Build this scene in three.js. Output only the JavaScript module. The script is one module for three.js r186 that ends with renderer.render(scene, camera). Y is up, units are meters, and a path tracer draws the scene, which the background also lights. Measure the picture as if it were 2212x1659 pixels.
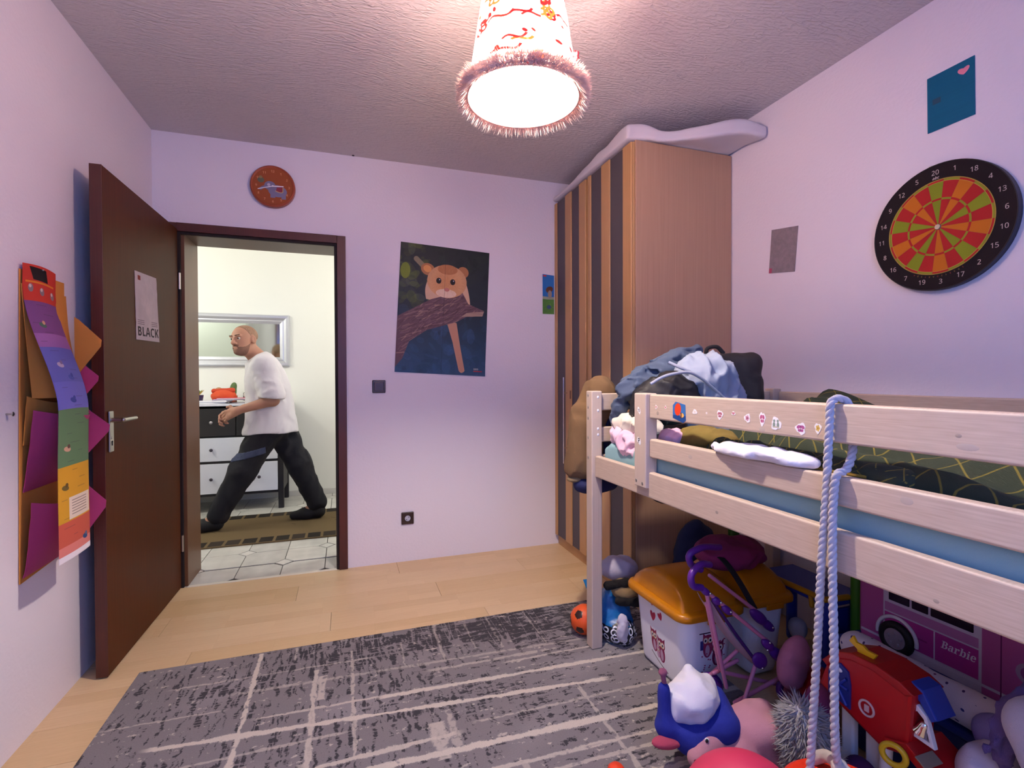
import * as THREE from 'three';
import { RoundedBoxGeometry } from 'three/addons/geometries/RoundedBoxGeometry.js';
import { mergeGeometries, mergeVertices } from 'three/addons/utils/BufferGeometryUtils.js';
import { ImprovedNoise } from 'three/addons/math/ImprovedNoise.js';
import { RectAreaLightUniformsLib } from 'three/addons/lights/RectAreaLightUniformsLib.js';

// ---------------------------------------------------------------- camera, light, exposure
const V = (x, y, z) => new THREE.Vector3(x, y, z);
const scene = new THREE.Scene();
const camera = new THREE.PerspectiveCamera(75.33, 2212 / 1659, 0.05, 60);
camera.position.set(0, 1.16, 3.1935);
camera.quaternion.setFromRotationMatrix(new THREE.Matrix4().makeBasis(V(0.94772, -0.00382, 0.31908), V(0.0075, 0.99992, -0.0103), V(-0.31901, 0.01216, 0.94767)));
const renderer = new THREE.WebGLRenderer({ antialias: true });
renderer.toneMapping = THREE.LinearToneMapping;
renderer.toneMappingExposure = 1.0;
renderer.shadowMap.enabled = true;
RectAreaLightUniformsLib.init();
const DUSK = new THREE.Color().setRGB(0.12, 0.32, 1.0);
scene.background = DUSK.clone().multiplyScalar(1.2);
const windowLight = new THREE.RectAreaLight(DUSK, 4.2, 1.36, 1.16);
windowLight.position.set(0.35, 1.5, 3.59); windowLight.lookAt(0.35, 1.5, 0); scene.add(windowLight);
const LAMP = V(0.517, 2.13, 1.774);
const LAMP_COLOR = new THREE.Color().setRGB(1.0, 0.88, 0.78), LAMP_POWER = 8;
const HALL_LIGHTS = [V(-2.05, 2.33, -0.85), V(1.0, 2.33, -0.8)], HALL_COLOR = new THREE.Color().setRGB(1.0, 0.99, 0.95), HALL_POWER = 2.7;

// ---------------------------------------------------------------- helpers
const noise = new ImprovedNoise();
const N = (x, y, z = 0) => noise.noise(x, y, z);
const fbm = (x, y, z = 0, o = 4) => { let s = 0, a = 0.5; for (let i = 0; i < o; i++) { s += a * N(x, y, z); x *= 2.03; y *= 2.03; z *= 2.03; a *= 0.5; } return s; };
let seed = 7;
const rnd = () => { seed = (seed * 1664525 + 1013904223) >>> 0; return seed / 4294967296; };
const rr = (a, b) => a + (b - a) * rnd();
const clamp = (x, a = 0, b = 1) => Math.min(b, Math.max(a, x));
const mix = (a, b, t) => a + (b - a) * t;
const sstep = (a, b, x) => { const t = clamp((x - a) / (b - a)); return t * t * (3 - 2 * t); };
const used = {};
const numbered = (n) => { const k = used[n] = (used[n] ?? -1) + 1; return k ? n + '_' + String(k).padStart(3, '0') : n; };
const bases = new WeakMap();
function thing(name, label, category, base = [0, 0, 0], group) {
  const o = new THREE.Group(); o.name = numbered(name); o.position.set(...base); scene.add(o);
  o.userData = { label, category }; if (group) o.userData.group = group;
  bases.set(o, V(...base)); return o;
}
function struct(name) { const o = new THREE.Group(); o.name = name; o.userData.kind = 'structure'; scene.add(o); bases.set(o, V(0, 0, 0)); return o; }
function part(name, geo, mat, parent, label) {          // geo in world coordinates, moved to its thing's base
  const m = new THREE.Mesh(geo, mat); m.name = numbered(name); m.castShadow = m.receiveShadow = true;
  const b = bases.get(parent) ?? V(0, 0, 0); geo.translate(-b.x, -b.y, -b.z); parent.add(m); bases.set(m, b);
  if (label) m.userData.label = label; return m;
}
function shared(name, geo, mat, parent, pos, rot) {      // shares its geometry; pos in world coordinates
  const m = new THREE.Mesh(geo, mat); m.name = numbered(name); m.castShadow = m.receiveShadow = true;
  const b = bases.get(parent) ?? V(0, 0, 0); m.position.set(pos[0] - b.x, pos[1] - b.y, pos[2] - b.z); if (rot) m.rotation.set(...rot); parent.add(m); return m;
}
// geometry in metres-uv
function boxUV(g, keepNormals = true) {
  const o = g.index ? g.toNonIndexed() : g; if (!o.attributes.normal || !keepNormals) o.computeVertexNormals();
  const p = o.attributes.position, uv = new Float32Array(p.count * 2), a = V(0, 0, 0), b = V(0, 0, 0), c = V(0, 0, 0);
  for (let i = 0; i < p.count; i += 3) {
    a.fromBufferAttribute(p, i); b.fromBufferAttribute(p, i + 1).sub(a); c.fromBufferAttribute(p, i + 2).sub(a); b.cross(c);
    const n = [Math.abs(b.x), Math.abs(b.y), Math.abs(b.z)], k = n.indexOf(Math.max(...n));
    for (let j = 0; j < 3; j++) { a.fromBufferAttribute(p, i + j); const q = k === 0 ? [a.z, a.y] : k === 1 ? [a.x, a.z] : [a.x, a.y]; uv[(i + j) * 2] = q[0]; uv[(i + j) * 2 + 1] = q[1]; }
  }
  o.setAttribute('uv', new THREE.BufferAttribute(uv, 2)); return o;
}
const box = (x0, x1, y0, y1, z0, z1, r = 0.002) => { const w = x1 - x0, h = y1 - y0, d = z1 - z0; const g = r > 0 ? new RoundedBoxGeometry(w, h, d, 1, Math.min(r, w / 2.01, h / 2.01, d / 2.01)) : new THREE.BoxGeometry(w, h, d); g.translate((x0 + x1) / 2, (y0 + y1) / 2, (z0 + z1) / 2); return boxUV(g); };
const bar = (a, b, r, seg = 10) => new THREE.TubeGeometry(new THREE.LineCurve3(V(...a), V(...b)), 1, r, seg, false);
const capBar = (a, b, r) => { const A = V(...a), B = V(...b), L = A.distanceTo(B); const g = new THREE.CapsuleGeometry(r, L, 4, 10); g.applyQuaternion(new THREE.Quaternion().setFromUnitVectors(V(0, 1, 0), B.clone().sub(A).normalize())); g.translate((A.x + B.x) / 2, (A.y + B.y) / 2, (A.z + B.z) / 2); return g; };
const tube = (pts, r, n = 24, s = 8) => new THREE.TubeGeometry(new THREE.CatmullRomCurve3(pts.map((p) => V(...p))), n, r, s, false);
const merge = (gs) => mergeGeometries(gs.map((g) => { const q = g.index ? g.toNonIndexed() : g; for (const k of Object.keys(q.attributes)) if (!['position', 'normal', 'uv'].includes(k)) q.deleteAttribute(k); if (!q.attributes.uv) q.setAttribute('uv', new THREE.BufferAttribute(new Float32Array(q.attributes.position.count * 2), 2)); return q; }));
const sphere = (c, r, w = 20, h = 14) => { const g = new THREE.SphereGeometry(1, w, h); const s = Array.isArray(r) ? r : [r, r, r]; g.scale(...s); g.translate(...c); g.computeVertexNormals(); return g; };
const cyl = (c, r, h, axis = 'y', seg = 28, r2 = r) => { const g = new THREE.CylinderGeometry(r2, r, h, seg); if (axis === 'x') g.rotateZ(-Math.PI / 2); if (axis === 'z') g.rotateX(Math.PI / 2); g.translate(...c); return g; };
const ext = (pts, depth, bevel = 0) => { const s = pts instanceof THREE.Shape ? pts : new THREE.Shape(pts.map((p) => new THREE.Vector2(...p))); return new THREE.ExtrudeGeometry(s, { depth: depth - 2 * bevel, bevelEnabled: bevel > 0, bevelSize: bevel, bevelThickness: bevel, bevelSegments: 2, curveSegments: 16 }).translate(0, 0, bevel); };
// a flat sheet lying against a wall: corners tl, tr, br, bl (world), thickness along n
function panel(tl, tr, br, bl, t, nu = 1, nv = 1, lift = () => 0) {
  const [A, B, C, D] = [tl, tr, br, bl].map((p) => V(...p)), n = B.clone().sub(A).cross(D.clone().sub(A)).normalize().negate();
  return sheet(nu, nv, (u, v) => { const p = A.clone().lerp(B, u).lerp(D.clone().lerp(C, u), v); return p.addScaledVector(n, lift(u, v)); }, t, n);
}
// closed thin sheet; f(u,v) is its outer side, uv = (u, 1-v); thickness goes inwards
function sheet(nu, nv, f, t, nrm) {
  const P = [], g = new THREE.BufferGeometry(), pos = [], uv = [], idx = [], w = nu + 1, M = w * (nv + 1);
  for (let j = 0; j <= nv; j++) for (let i = 0; i <= nu; i++) { const p = f(i / nu, j / nv); P.push(p); pos.push(p.x, p.y, p.z); uv.push(i / nu, 1 - j / nv); }
  const q = (i, j) => P[clamp(j, 0, nv) * w + clamp(i, 0, nu)];
  for (let j = 0; j <= nv; j++) for (let i = 0; i <= nu; i++) { const n = nrm ? nrm.clone() : q(i + 1, j).clone().sub(q(i - 1, j)).cross(q(i, j - 1).clone().sub(q(i, j + 1))).normalize(); const p = P[j * w + i]; pos.push(p.x - n.x * t, p.y - n.y * t, p.z - n.z * t); uv.push(i / nu, 1 - j / nv); }
  for (let j = 0; j < nv; j++) for (let i = 0; i < nu; i++) { const a = j * w + i, b = a + 1, c = a + w, d = c + 1; idx.push(a, c, b, b, c, d, a + M, b + M, c + M, b + M, d + M, c + M); }
  const rim = []; for (let i = 0; i < nu; i++) rim.push(i); for (let j = 0; j < nv; j++) rim.push(j * w + nu); for (let i = nu; i > 0; i--) rim.push(nv * w + i); for (let j = nv; j > 0; j--) rim.push(j * w);
  const flat = rim.length; for (let k = 0; k < flat; k++) { const a = rim[k], b = rim[(k + 1) % flat]; const s = pos.length / 3; for (const v of [a, b, a + M, b + M]) { pos.push(pos[v * 3], pos[v * 3 + 1], pos[v * 3 + 2]); uv.push(uv[v * 2], uv[v * 2 + 1]); } idx.push(s, s + 1, s + 2, s + 1, s + 3, s + 2); }
  g.setAttribute('position', new THREE.Float32BufferAttribute(pos, 3)); g.setAttribute('uv', new THREE.Float32BufferAttribute(uv, 2)); g.setIndex(idx); g.computeVertexNormals(); return g;
}
// signed distance shapes and their surface
const fold1 = (n) => { const a = Math.abs(n); return 1 - Math.sqrt(a * a + 0.004) * 2.6; };
const smin = (a, b, k) => { const h = Math.max(k - Math.abs(a - b), 0) / k; return Math.min(a, b) - h * h * k * 0.25; };
const cap = (a, b, r1, r2 = r1) => { const bx = b[0] - a[0], by = b[1] - a[1], bz = b[2] - a[2], L = bx * bx + by * by + bz * bz || 1e-9; return (x, y, z) => { const px = x - a[0], py = y - a[1], pz = z - a[2], t = clamp((px * bx + py * by + pz * bz) / L); return Math.hypot(px - bx * t, py - by * t, pz - bz * t) - mix(r1, r2, t); }; };
const ell = (c, r, e) => { const q = e ? new THREE.Quaternion().setFromEuler(new THREE.Euler(...e)).invert() : null, v = V(0, 0, 0); return (x, y, z) => { v.set(x - c[0], y - c[1], z - c[2]); if (q) v.applyQuaternion(q); const k0 = Math.hypot(v.x / r[0], v.y / r[1], v.z / r[2]), k1 = Math.hypot(v.x / r[0] ** 2, v.y / r[1] ** 2, v.z / r[2] ** 2); return k1 < 1e-9 ? -Math.min(...r) : k0 * (k0 - 1) / k1; }; };
const blend = (list, k) => (x, y, z) => { let d = list[0](x, y, z); for (let i = 1; i < list.length; i++) d = smin(d, list[i](x, y, z), k); return d; };
function nets(f, lo, hi, h) {
  const n = [0, 1, 2].map((i) => Math.ceil((hi[i] - lo[i]) / h) + 2), [nx, ny, nz] = n, val = new Float32Array(nx * ny * nz), id = new Int32Array(nx * ny * nz).fill(-1), pos = [], tri = [];
  const at = (i, j, k) => i + nx * (j + ny * k);
  for (let k = 0; k < nz; k++) for (let j = 0; j < ny; j++) for (let i = 0; i < nx; i++) val[at(i, j, k)] = f(lo[0] + i * h, lo[1] + j * h, lo[2] + k * h);
  for (let k = 0; k < nz - 1; k++) for (let j = 0; j < ny - 1; j++) for (let i = 0; i < nx - 1; i++) {
    let m = 0; const v = []; for (let c = 0; c < 8; c++) { const q = val[at(i + (c & 1), j + (c >> 1 & 1), k + (c >> 2))]; v.push(q); if (q < 0) m |= 1 << c; }
    if (m === 0 || m === 255) continue;
    let x = 0, y = 0, z = 0, s = 0;
    for (let a = 0; a < 8; a++) for (const b of [a ^ 1, a ^ 2, a ^ 4]) if (b > a && (v[a] < 0) !== (v[b] < 0)) { const t = v[a] / (v[a] - v[b]); x += mix(a & 1, b & 1, t); y += mix(a >> 1 & 1, b >> 1 & 1, t); z += mix(a >> 2, b >> 2, t); s++; }
    id[at(i, j, k)] = pos.length / 3; pos.push(lo[0] + (i + x / s) * h, lo[1] + (j + y / s) * h, lo[2] + (k + z / s) * h);
  }
  const quad = (a, b, c, d, flip) => { if (flip) tri.push(a, c, b, a, d, c); else tri.push(a, b, c, a, c, d); };
  for (let k = 1; k < nz - 1; k++) for (let j = 1; j < ny - 1; j++) for (let i = 1; i < nx - 1; i++) {
    const s = val[at(i, j, k)] < 0;
    if (s !== val[at(i + 1, j, k)] < 0) quad(id[at(i, j - 1, k - 1)], id[at(i, j, k - 1)], id[at(i, j, k)], id[at(i, j - 1, k)], !s);
    if (s !== val[at(i, j + 1, k)] < 0) quad(id[at(i - 1, j, k - 1)], id[at(i - 1, j, k)], id[at(i, j, k)], id[at(i, j, k - 1)], !s);
    if (s !== val[at(i, j, k + 1)] < 0) quad(id[at(i - 1, j - 1, k)], id[at(i, j - 1, k)], id[at(i, j, k)], id[at(i - 1, j, k)], !s);
  }
  const g = new THREE.BufferGeometry(); g.setAttribute('position', new THREE.Float32BufferAttribute(pos, 3)); g.setIndex(tri); g.computeVertexNormals(); return g;
}
const sdf = (f, lo, hi, h) => boxUV(nets(f, lo, hi, h));
// crumpled cloth: ridged folds on a smooth body
const folds = (f, amp, freq, dir = [1, 1, 1], s = 0) => (x, y, z) => { const d = f(x, y, z); if (d > amp * 3) return d - amp; const wx = fbm(x * freq * 0.6 + s, y * freq * 0.6, z * freq * 0.6, 2) * 1.1; const r = fold1(N(x * freq * dir[0] + wx + s, y * freq * dir[1] + wx, z * freq * dir[2] - wx)), r2 = fold1(N(x * freq * 2.1 * dir[0] - wx, y * freq * 2.1 * dir[1] + s, z * freq * 2.1 * dir[2] + wx)); return d - amp * (r * 0.95 + r2 * 0.28 - 0.35); };

// ---------------------------------------------------------------- textures and materials
function tex(w, h, fn, srgb = true) {
  const d = new Uint8Array(w * h * 4);
  for (let y = 0; y < h; y++) for (let x = 0; x < w; x++) { const c = fn(x, y), i = (y * w + x) * 4; if (typeof c === 'number') d[i] = d[i + 1] = d[i + 2] = clamp(c) * 255; else { d[i] = clamp(c[0]) * 255; d[i + 1] = clamp(c[1]) * 255; d[i + 2] = clamp(c[2]) * 255; } d[i + 3] = 255; }
  const t = new THREE.DataTexture(d, w, h); t.magFilter = THREE.LinearFilter; t.minFilter = THREE.LinearMipmapLinearFilter; t.wrapS = t.wrapT = THREE.MirroredRepeatWrapping; if (srgb) t.colorSpace = THREE.SRGBColorSpace; t.needsUpdate = true; return t;
}
function cv(w, h, draw) { const c = document.createElement('canvas'); c.width = w; c.height = h; const g = c.getContext('2d'); draw(g, w, h); const t = new THREE.CanvasTexture(c); t.colorSpace = THREE.SRGBColorSpace; return t; }
const rep = (t, su, sv = su) => { const q = t.clone(); q.repeat.set(1 / su, 1 / sv); q.needsUpdate = true; return q; };
const hex = (c) => { const k = new THREE.Color(c); const o = {}; k.getRGB(o, THREE.SRGBColorSpace); return [o.r, o.g, o.b]; };
const weaveT = tex(256, 256, (x, y) => 0.5 + 0.22 * Math.sin(x * Math.PI / 4) * Math.sin(y * Math.PI / 4) + 0.35 * fbm(x / 9, y / 9, 3, 3), false);
const plushT = tex(256, 256, (x, y) => 0.5 + 0.8 * fbm(x / 5, y / 5, 9, 3), false);
const plasterT = tex(512, 512, (x, y) => { const a = fbm(x / 70, y / 28, 1, 3), r = 1 - Math.abs(N(x / 46 + a * 2.4, y / 14 + a * 1.6, 4)) * 2; return 0.25 + 0.5 * clamp(r) ** 2 * (0.5 + fbm(x / 90, y / 90, 8, 2)) + 0.35 * fbm(x / 18, y / 10, 5, 3); }, false);
const wallT = tex(512, 512, (x, y) => 0.5 + 0.5 * fbm(x / 14, y / 14, 2, 4), false);
const woodTex = (base, dark, sx, sy, amt, s) => { const A = hex(base), B = hex(dark); return tex(512, 512, (x, y) => { const w = fbm(x / sx / 3, y / sy / 3, s, 2) * 2; const g = clamp(0.5 + amt * (fbm(x / sx + w, y / sy + w, s + 5, 4) + 0.5 * N(x / sx * 7, y / sy * 0.8, s + 2))); return A.map((v, i) => mix(v, B[i], g)); }); };
const std = (color, o = {}) => new THREE.MeshStandardMaterial({ color, roughness: 0.6, ...o });
const M = {};
const cloth = (c, o = {}) => new THREE.MeshPhysicalMaterial({ color: c, roughness: 0.92, bumpMap: rep(weaveT, 0.06), bumpScale: 0.0006, sheen: 0.25, sheenColor: new THREE.Color(c), sheenRoughness: 0.6, ...o });
const plush = (c, o = {}) => new THREE.MeshPhysicalMaterial({ color: c, roughness: 1, bumpMap: rep(plushT, 0.05), bumpScale: 0.003, sheen: 0.5, sheenColor: new THREE.Color(c), sheenRoughness: 0.5, ...o });
const plastic = (c, o = {}) => std(c, { roughness: 0.35, ...o });
M.wall = std('#ebe4ea', { roughness: 0.93, bumpMap: rep(wallT, 0.5), bumpScale: 0.0012 });
M.ceiling = std('#cdc6c6', { roughness: 0.95, bumpMap: rep(plasterT, 0.62), bumpScale: 0.006 });
M.hallWall = std('#eeeee6', { roughness: 0.9 });
M.beech = std('#ffffff', { map: rep(woodTex('#b8957b', '#a38067', 6, 150, 0.55, 11), 0.5, 1.6), roughness: 0.5 });
M.beechEdge = std('#ffffff', { map: rep(woodTex('#c39a6c', '#aa8052', 5, 150, 0.7, 21), 0.2, 1.2), roughness: 0.45 });
M.grey = std('#4c474d', { roughness: 0.6 });
M.pine = std('#ffffff', { map: rep(woodTex('#d0bcab', '#bba592', 120, 7, 0.75, 31), 1.2, 0.24), roughness: 0.5 });
M.pineUp = std('#ffffff', { map: rep(woodTex('#d2bfb0', '#bfaa9a', 7, 120, 0.7, 41), 0.2, 1.2), roughness: 0.5 });
M.door = new THREE.MeshPhysicalMaterial({ color: '#ffffff', map: rep(woodTex('#5a2c0e', '#421c06', 5, 160, 0.8, 51), 0.3, 1.4), roughness: 0.5, specularIntensity: 0.25 });
M.doorEdge = std('#ffffff', { map: rep(woodTex('#562a20', '#411b14', 5, 160, 0.7, 61), 0.2, 1.4), roughness: 0.4 });
M.metal = std('#b8b4ae', { metalness: 1, roughness: 0.32 });
M.chrome = std('#d8d8dc', { metalness: 1, roughness: 0.12 });
M.black = std('#17151a', { roughness: 0.6 });
M.rubber = std('#1a0f0e', { roughness: 0.8 });
M.white = std('#eceaf0', { roughness: 0.5 });
const print = (t, o = {}) => new THREE.MeshPhysicalMaterial({ color: '#ffffff', map: t, roughness: 0.75, specularIntensity: 0.4, ...o });

// ---------------------------------------------------------------- the setting
const XL = -0.983, XR = 2.021, H = 2.514, ZR = 3.6, DX0 = -0.858, DX1 = -0.05, DTOP = 1.965, WT = 0.27;
{ // walls: solid slabs with real openings
  const wb = struct('wall_back');
  part('plaster', merge([box(XL - 0.2, DX0, 0, H, -WT, 0, 0), box(DX1, XR + 0.2, 0, H, -WT, 0, 0), box(DX0, DX1, DTOP + 0.021, H, -WT, 0, 0)]), M.wall, wb);
  const wl = struct('wall_left'); part('plaster', box(XL - 0.2, XL, 0, H, 0, ZR + 0.2, 0), M.wall, wl);
  const wr = struct('wall_right'); part('plaster', box(XR, XR + 0.2, 0, H, 0, ZR + 0.2, 0), M.wall, wr);
  const we = struct('wall_rear'); const [a, b, c, d] = [-0.35, 1.05, 0.9, 2.1];
  part('plaster', merge([box(XL, a, 0, H, ZR, ZR + 0.2, 0), box(b, XR, 0, H, ZR, ZR + 0.2, 0), box(a, b, 0, c, ZR, ZR + 0.2, 0), box(a, b, d, H, ZR, ZR + 0.2, 0)]), M.wall, we);
  const win = struct('window_1');
  part('window_frame', merge([box(a, a + 0.06, c, d, ZR + 0.08, ZR + 0.14), box(b - 0.06, b, c, d, ZR + 0.08, ZR + 0.14), box(a + 0.06, b - 0.06, c, c + 0.06, ZR + 0.08, ZR + 0.14), box(a + 0.06, b - 0.06, d - 0.06, d, ZR + 0.08, ZR + 0.14)]), M.white, win);
  part('pane', box(a + 0.06, b - 0.06, c + 0.06, d - 0.06, ZR + 0.105, ZR + 0.111, 0), new THREE.MeshPhysicalMaterial({ color: '#ffffff', roughness: 0.02, transmission: 1, thickness: 0 }), win);
  const ce = struct('ceiling'); part('plaster', box(XL - 0.2, XR + 0.2, H, H + 0.2, 0, ZR + 0.2, 0), M.ceiling, ce);
  part('drill_hole', cyl([0.06, H - 0.001, 0.012], 0.007, 0.004), M.black, ce);
}
{ // laminate floor, board by board
  const fl = struct('floor');
  part('screed', box(XL - 0.2, XR + 0.2, -0.2, -0.008, -WT, ZR + 0.2, 0), std('#8a7350'), fl);
  const looks = [['#dcbf93', '#d0b184'], ['#dfc398', '#d3b58a'], ['#d9bb8d', '#ccac7c'], ['#ddc195', '#d1b286']].map(([a, b], k) => {
    const A = hex(a), B = hex(b), tone = [...Array(60)].map((_, i) => 0.5 + 0.5 * Math.sin(i * 12.9898 + k * 7) * Math.cos(i * 4.7));
    return std('#ffffff', { roughness: 0.42, map: tex(512, 128, (x, y) => { // three strips of beech blocks
      const strip = Math.min(2, Math.floor(y / 43)), off = [90, 260, 10][strip] + k * 61, blk = Math.floor((x + off) / 170) + strip * 7, e = ((x + off) % 170) < 1 || y % 43 < 1 ? 0.35 : 0;
      const g = clamp(0.42 + (tone[blk + 3] - 0.5) * 0.6 + 0.9 * fbm(x / 60 + blk * 9, y / 3, k + 4, 3) + 0.25 * N(x / 9, y / 2, k) + e); return A.map((v, i) => mix(v, B[i], g)); }) });
  });
  const L = 1.285, W = 0.193, gg = looks.map(() => { const g = new RoundedBoxGeometry(L - 0.0012, 0.008, W - 0.0012, 1, 0.0008); g.translate(L / 2, -0.004, W / 2); const p = g.attributes.position, uv = g.attributes.uv; for (let i = 0; i < p.count; i++) uv.setXY(i, p.getX(i) / L, p.getZ(i) / W); return g; });
  for (let r = 0; r < 19; r++) for (let c = -1; c < 4; c++) {
    const x = XL + ((r * 0.43) % 1) * -L + c * L, z = -0.004 + r * W; if (x > XR || x + L < XL || z > ZR) continue;
    const k = (r * 5 + c * 3 + 9 + (r >> 1)) % 4, m = shared('plank', gg[k], looks[k], fl, [x, 0, z]); if ((r + c) % 3 === 0) { m.rotation.y = Math.PI; m.position.x += L; m.position.z += W; }
  }
}
{ // door: casing, lining and the open leaf
  const d = struct('door_1'), T = 0.02;
  const lining = std('#ffffff', { map: rep(woodTex('#704c34', '#5c3a24', 5, 160, 0.6, 71), 0.3, 1.4), roughness: 0.4 });
  part('casing', box(DX1 + 0.012, DX1 + 0.062, -0.0005, DTOP + 0.055, 0, 0.016), M.doorEdge, d); part('casing', box(DX0 - 0.062, DX0 - 0.012, 0, DTOP + 0.055, 0, 0.016), M.doorEdge, d);
  part('casing', box(DX0 - 0.012, DX1 + 0.012, DTOP + 0.009, DTOP + 0.056, 0, 0.0155), M.doorEdge, d);
  part('lining', box(DX0, DX0 + T, 0, DTOP, -WT - 0.01, -0.014), lining, d); part('lining', box(DX1 - T + 0.02, DX1 + 0.02, 0, DTOP, -WT - 0.01, -0.014), lining, d); part('lining', box(DX0, DX1 + 0.02, DTOP, DTOP + T, -WT - 0.01, -0.014), lining, d);
  part('gasket', merge([box(DX0 - 0.012, DX0 + 0.004, 0, DTOP + 0.01, -0.014, 0.004), box(DX1 - 0.004, DX1 + 0.013, 0, DTOP + 0.01, -0.014, 0.004), box(DX0, DX1, DTOP - 0.005, DTOP + 0.01, -0.014, 0.004)]), M.rubber, d);
  const leaf = new THREE.Group(); leaf.name = 'door_leaf'; leaf.position.set(-0.864, 0, 0.012); leaf.rotation.y = -0.0151; d.add(leaf); bases.set(leaf, V(0, 0, 0));
  part('leaf_panel', box(-0.04, 0, 0.006, 1.985, 0, 0.862, 0.003), M.door, leaf);
  part('leaf_edge', box(-0.0405, -0.0002, 0.0058, 1.9852, 0.8605, 0.864, 0.001), M.doorEdge, leaf);
  const plate = new RoundedBoxGeometry(0.007, 0.16, 0.036, 2, 0.003); plate.translate(0.004, 0.955, 0.825);
  part('handle', merge([plate, cyl([0.026, 1.0, 0.825], 0.009, 0.044, 'x', 16), capBar([0.047, 1.0, 0.828], [0.05, 1.0, 0.722], 0.0085), cyl([0.0085, 0.93, 0.825], 0.006, 0.002, 'x', 12)]), M.metal, leaf, 'satin metal lever handle on a long plate');
  part('keyhole', merge([cyl([0.0085, 0.915, 0.825], 0.0045, 0.0016, 'x', 10), box(0.0077, 0.0093, 0.9, 0.915, 0.823, 0.827, 0)]), M.black, leaf);
  part('hinge', merge([cyl([0.006, 0.25, -0.004], 0.007, 0.09), cyl([0.006, 1.7, -0.004], 0.007, 0.09)]), M.metal, leaf);
  const tr = struct('trim_1'); part('threshold_strip', box(DX0 + 0.02, DX1, -0.006, 0.004, -0.016, 0.006, 0.002), std('#e6e0cf', { roughness: 0.4 }), tr);
}
// ---------------------------------------------------------------- the hall beyond the door
const HX0 = -2.9, HX1 = 1.3, HZ = -2.154;
{
  const a = struct('wall_hall_back'); part('plaster', box(HX0, HX1, 0, H, HZ - 0.15, HZ, 0), M.hallWall, a);
  const l = struct('wall_hall_left'); part('plaster', box(HX0 - 0.15, HX0, 0, H, HZ - 0.15, -WT, 0), M.hallWall, l);
  const r = struct('wall_hall_right'); part('plaster', box(HX1, HX1 + 0.15, 0, H, HZ - 0.15, -WT, 0), M.hallWall, r);
  const f = struct('wall_hall_front'); part('plaster', merge([box(HX0, XL - 0.2, 0, H, -WT - 0.1, -WT, 0)]), M.hallWall, f);
  const c = struct('ceiling_hall'); part('plaster', box(HX0 - 0.15, HX1 + 0.15, H, H + 0.15, HZ - 0.15, -WT, 0), M.hallWall, c);
  const b = struct('baseboard_hall'); part('baseboard', box(HX0, HX1, 0, 0.055, HZ, HZ + 0.01, 0.003), std('#cfcdc8', { roughness: 0.4 }), b);
  // octagonal tiles with small square inserts
  const t = struct('floor_hall'), P = 0.248, i0 = 0.052;
  part('grout', box(HX0, HX1, -0.2, -0.004, HZ - 0.1, 0.0, 0), std('#403d39', { roughness: 0.9 }), t);
  const tileM = [0, 1, 2].map((k) => std(['#dcd9d2', '#d6d3cc', '#e0ddd6'][k], { roughness: 0.28, map: tex(128, 128, (x, y) => 0.93 + 0.22 * fbm(x / 22, y / 22, k * 3, 4)) }));
  const g = 0.0032;
  const oct = (cutA) => { const h = P / 2 - g, q = i0 + g * 0.6; // cut on the two corners that meet an insert
    const pts = cutA ? [[-h + q, -h], [h, -h], [h, h - q], [h - q, h], [-h, h], [-h, -h + q]] : [[-h, -h], [h - q, -h], [h, -h + q], [h, h], [-h + q, h], [-h, h - q]];
    const e = ext(pts, 0.005, 0.0008); e.rotateX(-Math.PI / 2); e.translate(0, -0.005, 0); return boxUV(e); };
  const oA = oct(true), oB = oct(false), ins = (() => { const q = i0 - g * 1.2, e = ext([[-q, 0], [0, -q], [q, 0], [0, q]], 0.005, 0.0008); e.rotateX(-Math.PI / 2); e.translate(0, -0.005, 0); return boxUV(e); })();
  for (let i = -8; i < 7; i++) for (let j = -9; j < 1; j++) {
    const x = -0.62 + i * P, z = -0.493 + j * P + P; // corner lattice; inserts where (i + j) is odd by the lattice below
    const cx = x + P / 2, cz = z + P / 2; if (cx < HX0 || cx > HX1 || cz < HZ || cz > 0) continue;
    const even = ((i + j) & 1) === 0; const far = cz + P / 2 > -0.012;
    shared('tile', even ? oA : oB, tileM[(i * 7 + j * 3 + 70) % 3], t, [cx, far ? -0.0005 : 0, far ? cz : cz]).scale.z = far && cz + P / 2 > -0.014 ? 0.9 : 1;
    if (!even && z > HZ) shared('tile_insert', ins, tileM[2], t, [x, 0, z]);
  }
}

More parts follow.
